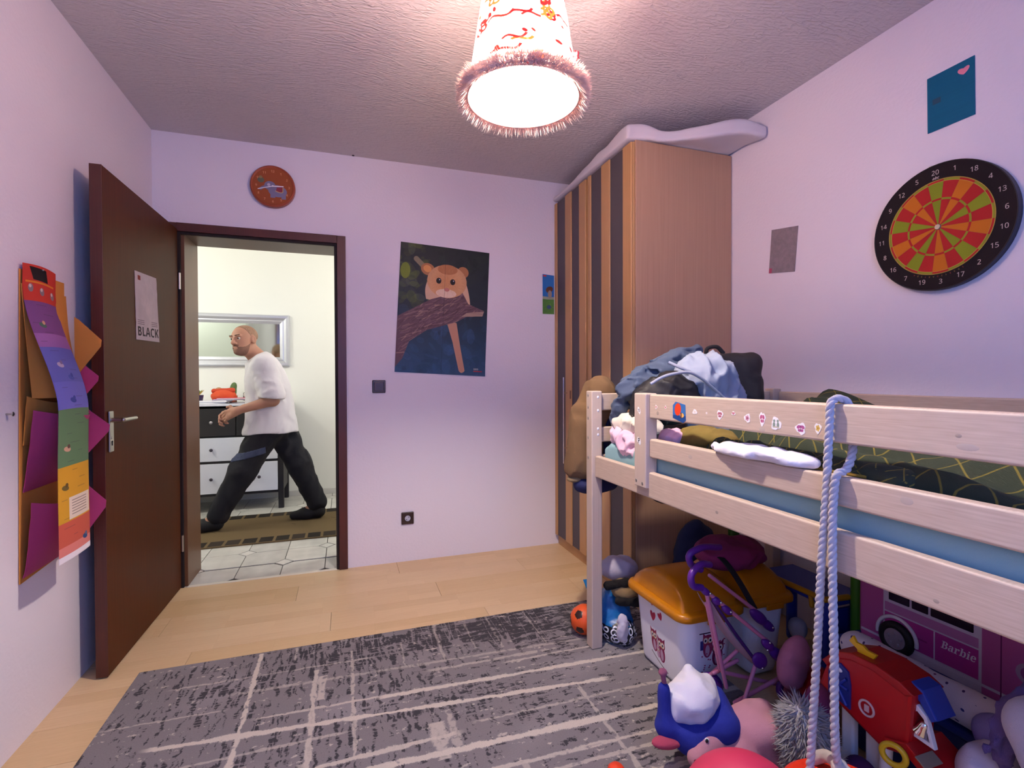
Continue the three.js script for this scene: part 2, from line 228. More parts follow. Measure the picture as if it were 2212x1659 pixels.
// ---------------------------------------------------------------- pendant lamp
{
  const [lx, , lz] = [LAMP.x, LAMP.y, LAMP.z], t = thing('pendant_lamp', 'lit hanging lamp with a flower-print fabric shade and a fluffy pink rim, below the ceiling', 'lamp', [lx, H, lz]);
  const fabric = cv(1024, 512, (g, w, h) => {
    g.fillStyle = '#fbe2da'; g.fillRect(0, 0, w, h);
    for (let i = 0; i < 120; i++) { const x = rr(0, w), y = rr(0, h), s = rr(18, 40), c = ['#6a0404', '#580303', '#7a0a06', '#600806', '#5a2a0a'][i % 5]; g.fillStyle = g.strokeStyle = c; g.lineWidth = 10; g.globalAlpha = 1;
      if (i % 3 === 0) for (let k = 0; k < 5; k++) { const a = k * 1.2566 + i; g.beginPath(); g.arc(x + Math.cos(a) * s * 0.6, y + Math.sin(a) * s * 0.6, s * 0.38, 0, 7); g.stroke(); }
      else if (i % 3 === 1) { g.beginPath(); g.moveTo(x, y); g.bezierCurveTo(x + s, y - s, x + s * 2, y + s, x + s * 2.6, y - s * 0.5); g.stroke(); }
      else { g.beginPath(); g.ellipse(x, y, s * 0.5, s * 0.28, i, 0, 7); g.fill(); } }
    g.globalAlpha = 1;
  });
  fabric.wrapS = fabric.wrapT = THREE.RepeatWrapping;
  const shadeM = new THREE.MeshPhysicalMaterial({ color: '#ffffff', map: fabric, roughness: 0.68, transmission: 0.42, thickness: 0, side: THREE.DoubleSide });
  const yb = 2.0, yt = 2.36, rb = 0.168, rt = 0.112;
  const g = new THREE.CylinderGeometry(rt, rb, yt - yb, 72, 6, true); g.translate(lx, (yb + yt) / 2, lz);
  const p = g.attributes.position; for (let i = 0; i < p.count; i++) { const a = Math.atan2(p.getZ(i) - lz, p.getX(i) - lx), k = 1 + 0.012 * Math.sin(a * 18) ; p.setX(i, lx + (p.getX(i) - lx) * k); p.setZ(i, lz + (p.getZ(i) - lz) * k); } g.computeVertexNormals();
  part('lamp_shade', g, shadeM, t, 'flower-print fabric shade');
  part('shade_ring', merge([new THREE.TorusGeometry(rb, 0.003, 8, 60).rotateX(Math.PI / 2).translate(lx, yb, lz), new THREE.TorusGeometry(rt, 0.003, 8, 60).rotateX(Math.PI / 2).translate(lx, yt, lz)]), std('#e9b2a6'), t);
  part('flower', merge([0, 1, 2, 3, 4].map((k) => sphere([lx + 0.148 + 0.002 * k, 2.125 + 0.011 * Math.cos(k * 1.2566), lz + 0.05 + 0.011 * Math.sin(k * 1.2566)], [0.006, 0.009, 0.009], 8, 6))), std('#e2353f'), t, 'small red fabric flower');
  // rim of feathery tufts
  const tuft = new THREE.ConeGeometry(0.0016, 0.03, 3, 1); tuft.translate(0, 0.015, 0);
  const fringeM = new THREE.MeshPhysicalMaterial({ color: '#fff0ea', roughness: 1, transmission: 0.9, thickness: 0 });
  const n = 8000, im = new THREE.InstancedMesh(tuft, fringeM, n), o = new THREE.Object3D();
  for (let i = 0; i < n; i++) { const a = rr(0, Math.PI * 2), b = rr(-0.6, 3.4), R = rb + 0.006 + Math.cos(b) * 0.006, y = yb + 0.008 + Math.sin(b) * 0.02 * (i % 2 ? 1 : -0.6);
    o.position.set(Math.cos(a) * R, y - H, Math.sin(a) * R);
    const out = rr(0.5, 1.1), d = V(Math.cos(a + rr(-0.5, 0.5)) * out, rr(-0.9, 0.5), Math.sin(a + rr(-0.5, 0.5)) * out).normalize(); o.quaternion.setFromUnitVectors(V(0, 1, 0), d); o.scale.setScalar(rr(0.6, 1.15)); o.updateMatrix(); im.setMatrixAt(i, o.matrix); }
  im.name = 'fluffy_rim'; im.userData = { kind: 'stuff', label: 'fluffy feathery pink rim' }; t.add(im);
  part('rim_band', new THREE.TorusGeometry(rb + 0.004, 0.003, 8, 60).rotateX(Math.PI / 2).translate(lx, yb + 0.006, lz), std('#f0bfb0', { roughness: 1 }), t);
  const bulbG = new THREE.LatheGeometry([[0, -0.045], [0.02, -0.041], [0.032, -0.025], [0.034, -0.008], [0.028, 0.014], [0.016, 0.036], [0.013, 0.05], [0, 0.05]].map((q) => new THREE.Vector2(...q)), 24).translate(lx, LAMP.y, lz);
  part('bulb', bulbG, std('#ffffff', { emissive: '#fff0e2', emissiveIntensity: 6 }), t);
  part('socket', cyl([lx, LAMP.y + 0.085, lz], 0.019, 0.075), M.white, t);
  part('spider', merge([0, 1, 2].map((k) => bar([lx, 2.33, lz], [lx + Math.cos(k * 2.1) * 0.116, 2.355, lz + Math.sin(k * 2.1) * 0.116], 0.0016, 6))), M.metal, t);
  part('cord', cyl([lx, (2.25 + H) / 2, lz], 0.003, H - 2.25, 'y', 8), M.white, t);
  part('ceiling_rose', cyl([lx, H - 0.016, lz], 0.03, 0.032, 'y', 28, 0.045), M.white, t);
  const pl = new THREE.PointLight(LAMP_COLOR, LAMP_POWER, 0, 2); pl.position.copy(LAMP); pl.castShadow = true; pl.shadow.radius = 1.6; scene.add(pl);
}
HALL_LIGHTS.forEach((p, i) => { // hall lamps, out of the camera's sight: opal globes
  const t = thing('ceiling_lamp', ['round opal glass ceiling lamp in the left part of the hallway', 'round opal glass ceiling lamp in the right part of the hallway'][i], 'lamp', [p.x, H, p.z]);
  part('globe', sphere([p.x, p.y, p.z], [0.14, 0.11, 0.14], 24, 16), std('#ffffff', { emissive: '#fff6e6', emissiveIntensity: 2 }), t);
  part('ceiling_plate', cyl([p.x, H - 0.05, p.z], 0.09, 0.1), M.white, t);
  const l = new THREE.PointLight(HALL_COLOR, HALL_POWER, 0, 2); l.position.copy(p); l.castShadow = true; l.shadow.radius = 5; scene.add(l);
});
// ---------------------------------------------------------------- rug
{
  const [x0, x1, z0, z1] = [-0.77, 1.37, 0.893, 2.493], W = 1340, Hh = 1002, sx = W / (x1 - x0), sz = Hh / (z1 - z0);
  const hl = [[0, 1.17, 1.215, 0.55, 0.006, 0.006], [-0.4, 1.165, 1.23, 1.1, 0.01, 0.5], [0.1, 1.355, 1.42, 1.53, 0.013, 1], [-0.3, 1.335, 1.36, 0.4, 0.008, 0.8], [-0.6, 1.385, 1.52, 0.95, 0.014, 1], [-0.6, 1.64, 1.62, 0.35, 0.013, 0.9], [-0.12, 1.68, 1.73, 1.53, 0.017, 1], [-0.77, 1.78, 1.82, 1.1, 0.01, 0.8], [-0.77, 1.95, 1.97, 1.4, 0.014, 0.8], [0.4, 1.59, 1.6, 1.2, 0.008, 0.6], [0.2, 1.86, 1.87, 1.5, 0.01, 0.7], [-0.77, 2.15, 2.16, 1.53, 0.014, 0.9], [-0.77, 2.3, 2.31, 1.53, 0.012, 0.8], [-0.77, 1.24, 1.25, -0.4, 0.006, 0.6], [0.6, 1.29, 1.3, 1.5, 0.009, 0.7], [0.3, 1.25, 1.26, 0.85, 0.012, 0.6], [-0.62, 1.06, 1.08, 0.1, 0.006, 0.6], [-0.5, 1.5, 1.5, 0, 0.008, 0.6]];
  const vl = [[-0.335, 0.9, 1.56, 0.011, 1], [-0.115, 1.1, 1.64, 0.013, 0.85], [-0.09, 1.15, 1.3, 0.02, 0.8], [0.02, 1.0, 1.62, 0.008, 0.7], [0.38, 0.89, 1.21, 0.009, 0.5], [0.52, 0.9, 1.15, 0.009, 0.45], [0.632, 0.89, 1.18, 0.007, 0.45], [0.82, 0.9, 1.21, 0.006, 0.5], [0.815, 1.5, 1.95, 0.01, 0.65], [0.28, 1.55, 1.72, 0.045, 0.75], [0.33, 1.5, 1.68, 0.02, 0.6], [-0.2, 0.9, 1.0, 0.006, 0.6], [0.22, 1.0, 1.18, 0.005, 0.5], [-0.13, 1.6, 1.8, 0.03, 0.7], [-0.4, 1.6, 2.4, 0.012, 0.7], [0.5, 1.8, 2.4, 0.012, 0.6], [-0.1, 1.9, 2.4, 0.02, 0.6], [1.2, 0.9, 1.6, 0.008, 0.5]];
  const pat = tex(W, Hh, (px, py) => {
    const x = x0 + px / sx, z = z0 + py / sz, j = 0.004 * N(x * 60, z * 60, 1) + 0.005 * N(x * 22, z * 22, 3), grain = fbm(x * 260, z * 260, 2, 2);
    const ax = Math.abs(N(x * 31 + 5, z * 2.2, 7)), az = Math.abs(N(x * 2.2, z * 36 + 3, 8)), zone = sstep(0.95, -0.2, x) , zone2 = sstep(0.1, 0.9, x + 0.3 * N(x * 2, z * 2, 4));
    let k = 0; // dark yarn: short dashes across on the left, along on the right
    const dl = N(x * 78 + j * 160, z * 12, 11) + 0.4 * N(x * 30, z * 26, 12), dr = N(x * 13, z * 80 + j * 200, 13) + 0.6 * N(x * 24, z * 30, 14);
    const dens = 0.1 + 0.42 * N(x * 2.3, z * 3.1, 15) + 0.62 * sstep(1.22, 1.05, z) * sstep(-0.45, 0.1, x) ;
    k = sstep(0.28, 0.36, mix(dl, dr, zone2) + dens * 0.75 - (ax < 0.045 || az < 0.05 ? 0.5 : 0) + grain * 0.55);
    let c = [0.57, 0.545, 0.55], lightG = sstep(0.1, 0.5, N(x * 3, z * 4, 21)) * 0.06; c = c.map((v) => v + lightG + grain * 0.07);
    c = c.map((v, i) => mix(v, [0.24, 0.23, 0.25][i], k * 0.93));
    let cr = 0;
    for (const [a, za, zb, b, w, s] of hl) if (x > a - 0.02 && x < b + 0.02) { const zz = mix(za, zb, (x - a) / (b - a)) + j; const e = Math.abs(z - zz) / (w * (0.75 + 0.5 * N(x * 6, za * 30, 5))); cr = Math.max(cr, sstep(1.15, 0.8, e + grain * 0.7) * s * sstep(a - 0.02, a + 0.03, x) * sstep(b + 0.02, b - 0.03, x) * sstep(-0.25, 0.05, N(x * 40, z * 40, 9) + s * 0.55)); }
    for (const [xx, a, b, w, s] of vl) if (z > a && z < b) { const e = Math.abs(x - xx - j) / (w * (0.7 + 0.6 * N(xx * 30, z * 12, 6))); cr = Math.max(cr, sstep(1.15, 0.8, e + grain * 0.7) * s * sstep(-0.3, 0.05, N(x * 40, z * 40, 19) + s * 0.4)); }
    const sp = N(x * 16, z * 45, 31) + 0.5 * N(x * 70, z * 90, 32); cr = Math.max(cr, sstep(0.56, 0.68, sp + grain * 0.5) * 0.75);
    return c.map((v, i) => mix(v, [0.90, 0.86, 0.80][i] + grain * 0.08, cr));
  });
  pat.wrapS = pat.wrapT = THREE.ClampToEdgeWrapping;
  const t = thing('area_rug', 'grey rug with cream and charcoal cross-hatched lines lying on the wooden floor', 'rug', [(x0 + x1) / 2, 0, (z0 + z1) / 2]);
  const g = new THREE.BoxGeometry(x1 - x0, 0.011, z1 - z0); g.translate((x0 + x1) / 2, 0.0062, (z0 + z1) / 2);
  const p = g.attributes.position, uv = g.attributes.uv; for (let i = 0; i < p.count; i++) uv.setXY(i, (p.getX(i) - x0) / (x1 - x0), (p.getZ(i) - z0) / (z1 - z0));
  part('pile', g, std('#ffffff', { map: pat, roughness: 1, bumpMap: (() => { const b = plushT.clone(); b.repeat.set(70, 50); b.needsUpdate = true; return b; })(), bumpScale: 0.002 }), t);
}

// ---------------------------------------------------------------- wardrobe
{
  const FX = 1.39, Z1 = 0.985, T = thing('wardrobe', 'tall beech wardrobe with dark grey door strips standing in the corner beside the bed', 'wardrobe', [1.7, 0, 0.49]);
  part('side_panel', box(FX + 0.022, XR - 0.004, 0, 2.37, Z1 - 0.02, Z1, 0.003), M.beech, T); part('side_panel', box(FX + 0.022, XR - 0.004, 0, 2.37, 0.004, 0.024, 0.003), M.beech, T);
  part('top_panel', box(FX + 0.022, XR - 0.004, 2.345, 2.365, 0.024, Z1 - 0.02, 0.002), M.beech, T);
  part('back_panel', box(XR - 0.012, XR - 0.004, 0.06, 2.345, 0.024, Z1 - 0.02, 0), M.beech, T);
  part('inner_board', box(FX + 0.03, XR - 0.014, 0.06, 2.34, 0.5, 0.512, 0.001), M.rubber, T);
  part('plinth', box(FX + 0.02, FX + 0.04, 0, 0.075, 0.024, Z1 - 0.02, 0.001), M.beechEdge, T);
  const doorStrips = (z0, z1, stripes, handleZ) => { // a door: beech backing with grey strips and proud beech battens
    const d = part('wardrobe_door', box(FX + 0.008, FX + 0.021, 0.07, 2.36, z0, z1, 0.002), M.beechEdge, T);
    for (const [a, b, k] of stripes) k ? part('batten', box(FX - 0.004, FX + 0.009, 0.07, 2.36, a, b, 0.005), M.beechEdge, d) : part('grey_strip', box(FX + 0.003, FX + 0.009, 0.072, 2.358, a, b, 0.001), M.grey, d);
    if (handleZ) part('handle', merge([capBar([FX - 0.03, 0.6, handleZ], [FX - 0.03, 1.16, handleZ], 0.0045), bar([FX - 0.03, 0.7, handleZ], [FX, 0.7, handleZ], 0.004), bar([FX - 0.03, 1.06, handleZ], [FX, 1.06, handleZ], 0.004)]), M.chrome, d, 'slim chrome bar handle');
    return d;
  };
  const d1 = doorStrips(0.008, 0.474, [[0.008, 0.045, 1], [0.045, 0.181, 0], [0.181, 0.273, 1], [0.273, 0.386, 0], [0.386, 0.474, 1]], 0.212);
  for (const y of [1.05, 0.71]) part('handle_backplate', box(FX - 0.0055, FX - 0.003, y - 0.027, y + 0.027, 0.252, 0.272, 0.001), std('#6d4c34'), d1, 'dark recess plate');
  doorStrips(0.504, 0.981, [[0.504, 0.54, 1], [0.54, 0.669, 0], [0.669, 0.763, 1], [0.763, 0.899, 0], [0.899, 0.981, 1]], 0);
  // white foam mattress folded over the top, drooping past the near side
  const f = thing('foam_mattress', 'thin white mattress lying on top of the wardrobe under the ceiling', 'mattress', [1.72, 2.372, 0.6]);
  const foam = (x, y, z) => { const ze = 0.975 + 0.26 * sstep(1.36, 1.98, x) + 0.012 * N(x * 9, 3), sag = 0.012 * sstep(ze - 0.2, ze, z) + 0.01 * N(z * 7, x * 5, 2), th = mix(0.017, 0.036, sstep(0.15, 0.8, z)) * (0.9 + 0.35 * N(z * 5, x * 3.5, 8)) + 0.012 * Math.exp(-(((x - 1.46) / 0.09) ** 2) - ((z - 0.93) / 0.13) ** 2);
    const yc = 2.374 + th - sag * sstep(0.985, 1.02, z), r = 0.016, qx = Math.max(1.372 - x, x - 2.012) + r, qz = Math.max(0.012 - z, z - ze) + r, qy = Math.abs(y - yc) - th + r; return Math.hypot(Math.max(qx, 0), Math.max(qy, 0), Math.max(qz, 0)) + Math.min(Math.max(qx, qy, qz), 0) - r; };
  part('padding', sdf((x, y, z) => { const d = foam(x, y, z); return z < 0.99 && x > 1.388 ? Math.max(d, 2.3715 - y) : d; }, [1.34, 2.31, -0.01], [2.019, 2.5, 1.28], 0.009), cloth('#ded8de', { bumpScale: 0.0012 }), f);
}
// ---------------------------------------------------------------- loft bed
const BX = 0.98, RX = 0.994, BZ0 = 1.275, BZ1 = 3.37;
{
  const T = thing('loft_bed', 'whitewashed pine loft bed with guard rails along the right wall', 'bed', [1.5, 0, 2.3]);
  const post = (x0, x1, y0, y1, z0, z1) => part('post', box(x0, x1, y0, y1, z0, z1, 0.005), M.pineUp, T);
  const p1 = post(BX, BX + 0.05, 0.0125, 1.104, BZ0, BZ0 + 0.052); post(1.955, 2.005, 0, 1.104, BZ0, BZ0 + 0.052); post(BX, BX + 0.05, 0, 1.104, BZ1 - 0.052, BZ1); post(1.955, 2.005, 0, 1.104, BZ1 - 0.052, BZ1);
  const p2 = post(BX, BX + 0.048, 0.775, 1.105, 1.648, 1.72); post(BX, BX + 0.048, 0.775, 1.105, 3.1, 3.17);
  const rail = (name, x0, x1, y0, y1, z0, z1) => part(name, box(x0, x1, y0, y1, z0, z1, 0.006), M.pine, T);
  const top = rail('guard_rail', RX, RX + 0.03, 1.018, 1.102, 1.721, 3.1); const mid = rail('guard_rail', RX, RX + 0.03, 0.884, 0.948, 1.721, 3.1);
  const side = rail('side_rail', RX, RX + 0.026, 0.742, 0.832, BZ0 + 0.053, BZ1 - 0.053);
  rail('side_rail', 1.985, 2.006, 0.742, 0.832, BZ0 + 0.053, BZ1 - 0.053); rail('guard_rail', 1.985, 2.006, 1.0, 1.09, BZ0 + 0.053, BZ1 - 0.053); rail('guard_rail', 1.985, 2.006, 0.87, 0.94, BZ0 + 0.053, BZ1 - 0.053);
  for (const z of [BZ0 + 0.014, BZ1 - 0.036]) { rail('end_rail', BX + 0.051, 1.954, 1.02, 1.093, z, z + 0.022); rail('end_rail', BX + 0.051, 1.954, 0.885, 0.95, z, z + 0.022); rail('end_rail', BX + 0.051, 1.954, 0.742, 0.832, z, z + 0.022); }
  for (const x of [RX + 0.027, 1.96]) part('slat_ledge', box(x, x + 0.024, 0.742, 0.76, BZ0 + 0.06, BZ1 - 0.06), M.pine, T);
  for (let i = 0; i < 14; i++) part('slat', box(RX + 0.028, 1.983, 0.761, 0.777, 1.36 + i * 0.142, 1.43 + i * 0.142), M.pine, T);
  // bolts, plugs and dents of the corner post
  for (const y of [1.085, 1.035, 0.988, 0.905, 0.82]) part('bolt', sphere([BX, y, BZ0 + 0.02], [0.0018, 0.0065, 0.0045], 10, 8), M.metal, p1);
  for (const y of [1.078, 1.022, 0.945, 0.92]) part('white_plug', sphere([BX + 0.03, y, BZ0 + 0.052], [0.005, 0.006, 0.0018], 10, 8), M.white, p1);
  for (const [y, z] of [[0.795, 1.662], [0.79, 1.7]]) part('bolt', sphere([BX, y, z], [0.0018, 0.006, 0.006], 10, 8), M.metal, p2);
  // knots in the wood: darker ovals grown into the boards
  const knot = std('#b9a99d', { roughness: 0.55 }), knotIn = std('#a39386', { roughness: 0.55 });
  for (const [p, y, z, a, b] of [[top, 1.028, 2.21, 0.011, 0.007], [top, 1.04, 2.645, 0.02, 0.007], [top, 1.058, 2.632, 0.006, 0.004], [mid, 0.918, 1.936, 0.011, 0.007], [mid, 0.927, 2.55, 0.014, 0.0085], [side, 0.778, 2.05, 0.007, 0.005], [side, 0.76, 2.6, 0.006, 0.004], [top, 1.04, 1.77, 0.008, 0.008]])
    part('knot', merge([sphere([RX + 0.0004, y, z], [0.0008, b, a], 16, 10)]), a > 0.01 ? knot : knotIn, p);
  // little stickers, each with its white cut-out border
  const stick = (p, x, y, z, w, h, draw, name = 'sticker', label, blob = true) => { const t = cv(128, 128, (g) => { g.fillStyle = '#f3efee'; g.fillRect(0, 0, 128, 128); g.translate(64, 64); draw(g); });
    const s = new THREE.Shape(); if (blob) { for (let i = 0; i <= 28; i++) { const a = i / 28 * 6.2832, r = 1 + 0.16 * Math.sin(a * 3 + z * 40) + 0.07 * Math.sin(a * 7 + y * 90); s[i ? 'lineTo' : 'moveTo'](Math.cos(a) * w / 2 * r, Math.sin(a) * h / 2 * r); } } else { s.moveTo(-w / 2, -h / 2 + 0.01); s.lineTo(w * 0.3, -h / 2 - 0.003); s.lineTo(w / 2, -h / 2 + 0.006); s.lineTo(w / 2 - 0.003, h / 2 - 0.008); s.lineTo(-w * 0.28, h / 2); s.lineTo(-w / 2, h / 2 - 0.012); }
    const g = new THREE.ExtrudeGeometry(s, { depth: 0.0005, bevelEnabled: false }); const q = g.attributes.position, uv = g.attributes.uv; for (let i = 0; i < q.count; i++) uv.setXY(i, q.getX(i) / w / 1.2 + 0.5, q.getY(i) / h / 1.2 + 0.5);
    g.rotateY(-Math.PI / 2); g.translate(x, y, z); part(name, g, print(t), p, label); };
  const flower = (c, d) => (g) => { g.fillStyle = c; for (let k = 0; k < 5; k++) { g.beginPath(); g.arc(Math.cos(k * 1.256) * 22, Math.sin(k * 1.256) * 22, 15, 0, 7); g.fill(); } g.fillStyle = d; g.beginPath(); g.arc(0, 0, 13, 0, 7); g.fill(); };
  const butterfly = (c, d) => (g) => { g.fillStyle = c; for (const s of [-1, 1]) { g.beginPath(); g.ellipse(s * 22, -14, 22, 16, s * 0.5, 0, 7); g.fill(); g.beginPath(); g.ellipse(s * 16, 18, 15, 13, -s * 0.4, 0, 7); g.fill(); } g.fillStyle = d; g.fillRect(-4, -30, 8, 60); };
  const pair = (g) => { g.fillStyle = '#8b9a8c'; for (const s of [-1, 1]) { g.beginPath(); g.ellipse(s * 22, 10, 15, 24, 0, 0, 7); g.fill(); g.beginPath(); g.arc(s * 20, -24, 12, 0, 7); g.fill(); } g.fillStyle = '#c2b6a0'; g.fillRect(-38, 22, 76, 10); };
  const X = RX - 0.0001;
  stick(top, X, 1.06, 1.762, 0.011, 0.014, butterfly('#c98f8a', '#9d6660')); stick(top, X, 1.062, 1.813, 0.009, 0.01, flower('#d8646a', '#b63d50'));
  stick(top, X, 1.052, 1.884, 0.064, 0.062, (g) => { g.fillStyle = '#3569a8'; g.fillRect(-64, -64, 128, 128); g.fillStyle = '#123f7d'; g.fillRect(-64, 20, 128, 44); g.fillStyle = '#e5431f'; g.beginPath(); g.ellipse(-12, -12, 26, 34, 0.2, 0, 7); g.fill(); g.fillStyle = '#f2b35c'; g.beginPath(); g.ellipse(22, 18, 16, 12, 0, 0, 7); g.fill(); g.fillStyle = '#5c3320'; g.fillRect(10, 4, 10, 30); }, 'sticker', 'large blue sticker with a red shape', false);
  stick(top, X, 1.056, 1.957, 0.02, 0.014, flower('#e7ddd6', '#d8cabf')); stick(top, X, 1.056, 2.008, 0.006, 0.006, flower('#dfd0cc', '#cbb7b0'));
  stick(top, X, 1.055, 2.062, 0.022, 0.025, butterfly('#b8707f', '#7d4555')); stick(top, X, 1.062, 2.113, 0.013, 0.01, butterfly('#c25a6e', '#8e3148'));
  stick(top, X, 1.053, 2.162, 0.02, 0.022, flower('#cf95a5', '#8f5065')); stick(top, X, 1.055, 2.211, 0.018, 0.033, butterfly('#b65a80', '#d8a0ac')); stick(top, X, 1.046, 2.253, 0.028, 0.031, pair); stick(top, X, 1.041, 2.322, 0.026, 0.026, butterfly('#b05c8e', '#7a3b66')); stick(top, X, 1.046, 2.366, 0.016, 0.022, flower('#d5b567', '#b58f3a'));
  stick(p2, BX - 0.0001, 1.045, 1.68, 0.02, 0.024, (g) => { g.fillStyle = '#3b3742'; g.font = 'bold 70px sans-serif'; g.textAlign = 'center'; g.fillText('15', 0, 26); }, 'sticker', 'worn number sticker', false);
  stick(p2, BX - 0.0001, 0.938, 1.68, 0.024, 0.026, (g) => { g.fillStyle = '#34313b'; g.font = 'bold 100px sans-serif'; g.textAlign = 'center'; g.fillText('P', 0, 34); }, 'sticker', 'worn letter sticker', false);
}
// ---------------------------------------------------------------- things on the walls
{
  // clock
  const cx = -0.383, cy = 2.268, R = 0.119, t = thing('wall_clock', 'round orange wall clock with an elephant print hanging above the doorway', 'clock', [cx, cy, 0]);
  part('clock_rim', new THREE.LatheGeometry([[0, 0], [R, 0], [R, 0.028], [R - 0.005, 0.036], [R - 0.011, 0.036], [R - 0.013, 0.026], [0, 0.026]].map((q) => new THREE.Vector2(...q)), 64).rotateX(Math.PI / 2).translate(cx, cy, 0.0015), plastic('#9c4526'), t, 'orange plastic rim');
  const ft = cv(512, 512, (g) => {
    g.fillStyle = '#95502f'; g.fillRect(0, 0, 512, 512); g.translate(256, 256);
    g.fillStyle = '#c98a68'; g.font = 'bold 44px sans-serif'; g.textAlign = 'center'; g.textBaseline = 'middle'; for (let k = 1; k <= 12; k++) g.fillText(String(k), Math.sin(k * Math.PI / 6) * 206, -Math.cos(k * Math.PI / 6) * 206);
    g.fillStyle = '#5d6656'; g.beginPath(); g.ellipse(-148, -74, 42, 36, 0, 0, 7); g.fill(); g.fillStyle = '#8a7a52'; g.beginPath(); g.arc(-150, -112, 20, 0, 7); g.fill();
    g.fillStyle = '#7a7794'; g.beginPath(); g.ellipse(60, 60, 118, 82, 0.1, 0, 7); g.fill(); g.beginPath(); g.ellipse(-36, -6, 70, 62, 0, 0, 7); g.fill(); g.fillRect(-30, 90, 60, 66); g.fillRect(108, 90, 56, 76); g.lineWidth = 34; g.strokeStyle = '#7a7794'; g.beginPath(); g.moveTo(-80, 10); g.quadraticCurveTo(-140, 20, -160, 60); g.stroke();
    g.fillStyle = '#8d3a48'; g.beginPath(); g.moveTo(50, 10); g.lineTo(130, 0); g.quadraticCurveTo(140, 60, 120, 70); g.quadraticCurveTo(80, 76, 40, 60); g.fill(); g.lineWidth = 9; g.strokeStyle = '#c9ad74'; g.beginPath(); g.moveTo(30, 56); g.quadraticCurveTo(100, 92, 126, 66); g.lineTo(128, 0); g.stroke(); g.fillStyle = '#b9b2c4'; g.beginPath(); g.arc(-50, -18, 20, 0, 7); g.fill();
  });
  const face = new THREE.CircleGeometry(R - 0.012, 48).translate(cx, cy, 0.0285); part('clock_face', face, print(ft), t);
  const hand = (L, w, a, z) => { const g = new THREE.BoxGeometry(w, L, 0.0015); g.translate(0, L * 0.42, 0); g.rotateZ(-a); g.translate(cx, cy, z); return g; };
  part('hour_hand', hand(0.062, 0.005, 1.5, 0.031), M.white, t, 'white hour hand'); part('minute_hand', hand(0.088, 0.004, 4.42, 0.033), M.white, t, 'white minute hand'); part('hand_pin', cyl([cx, cy, 0.033], 0.004, 0.006, 'z', 12), M.white, t);
}
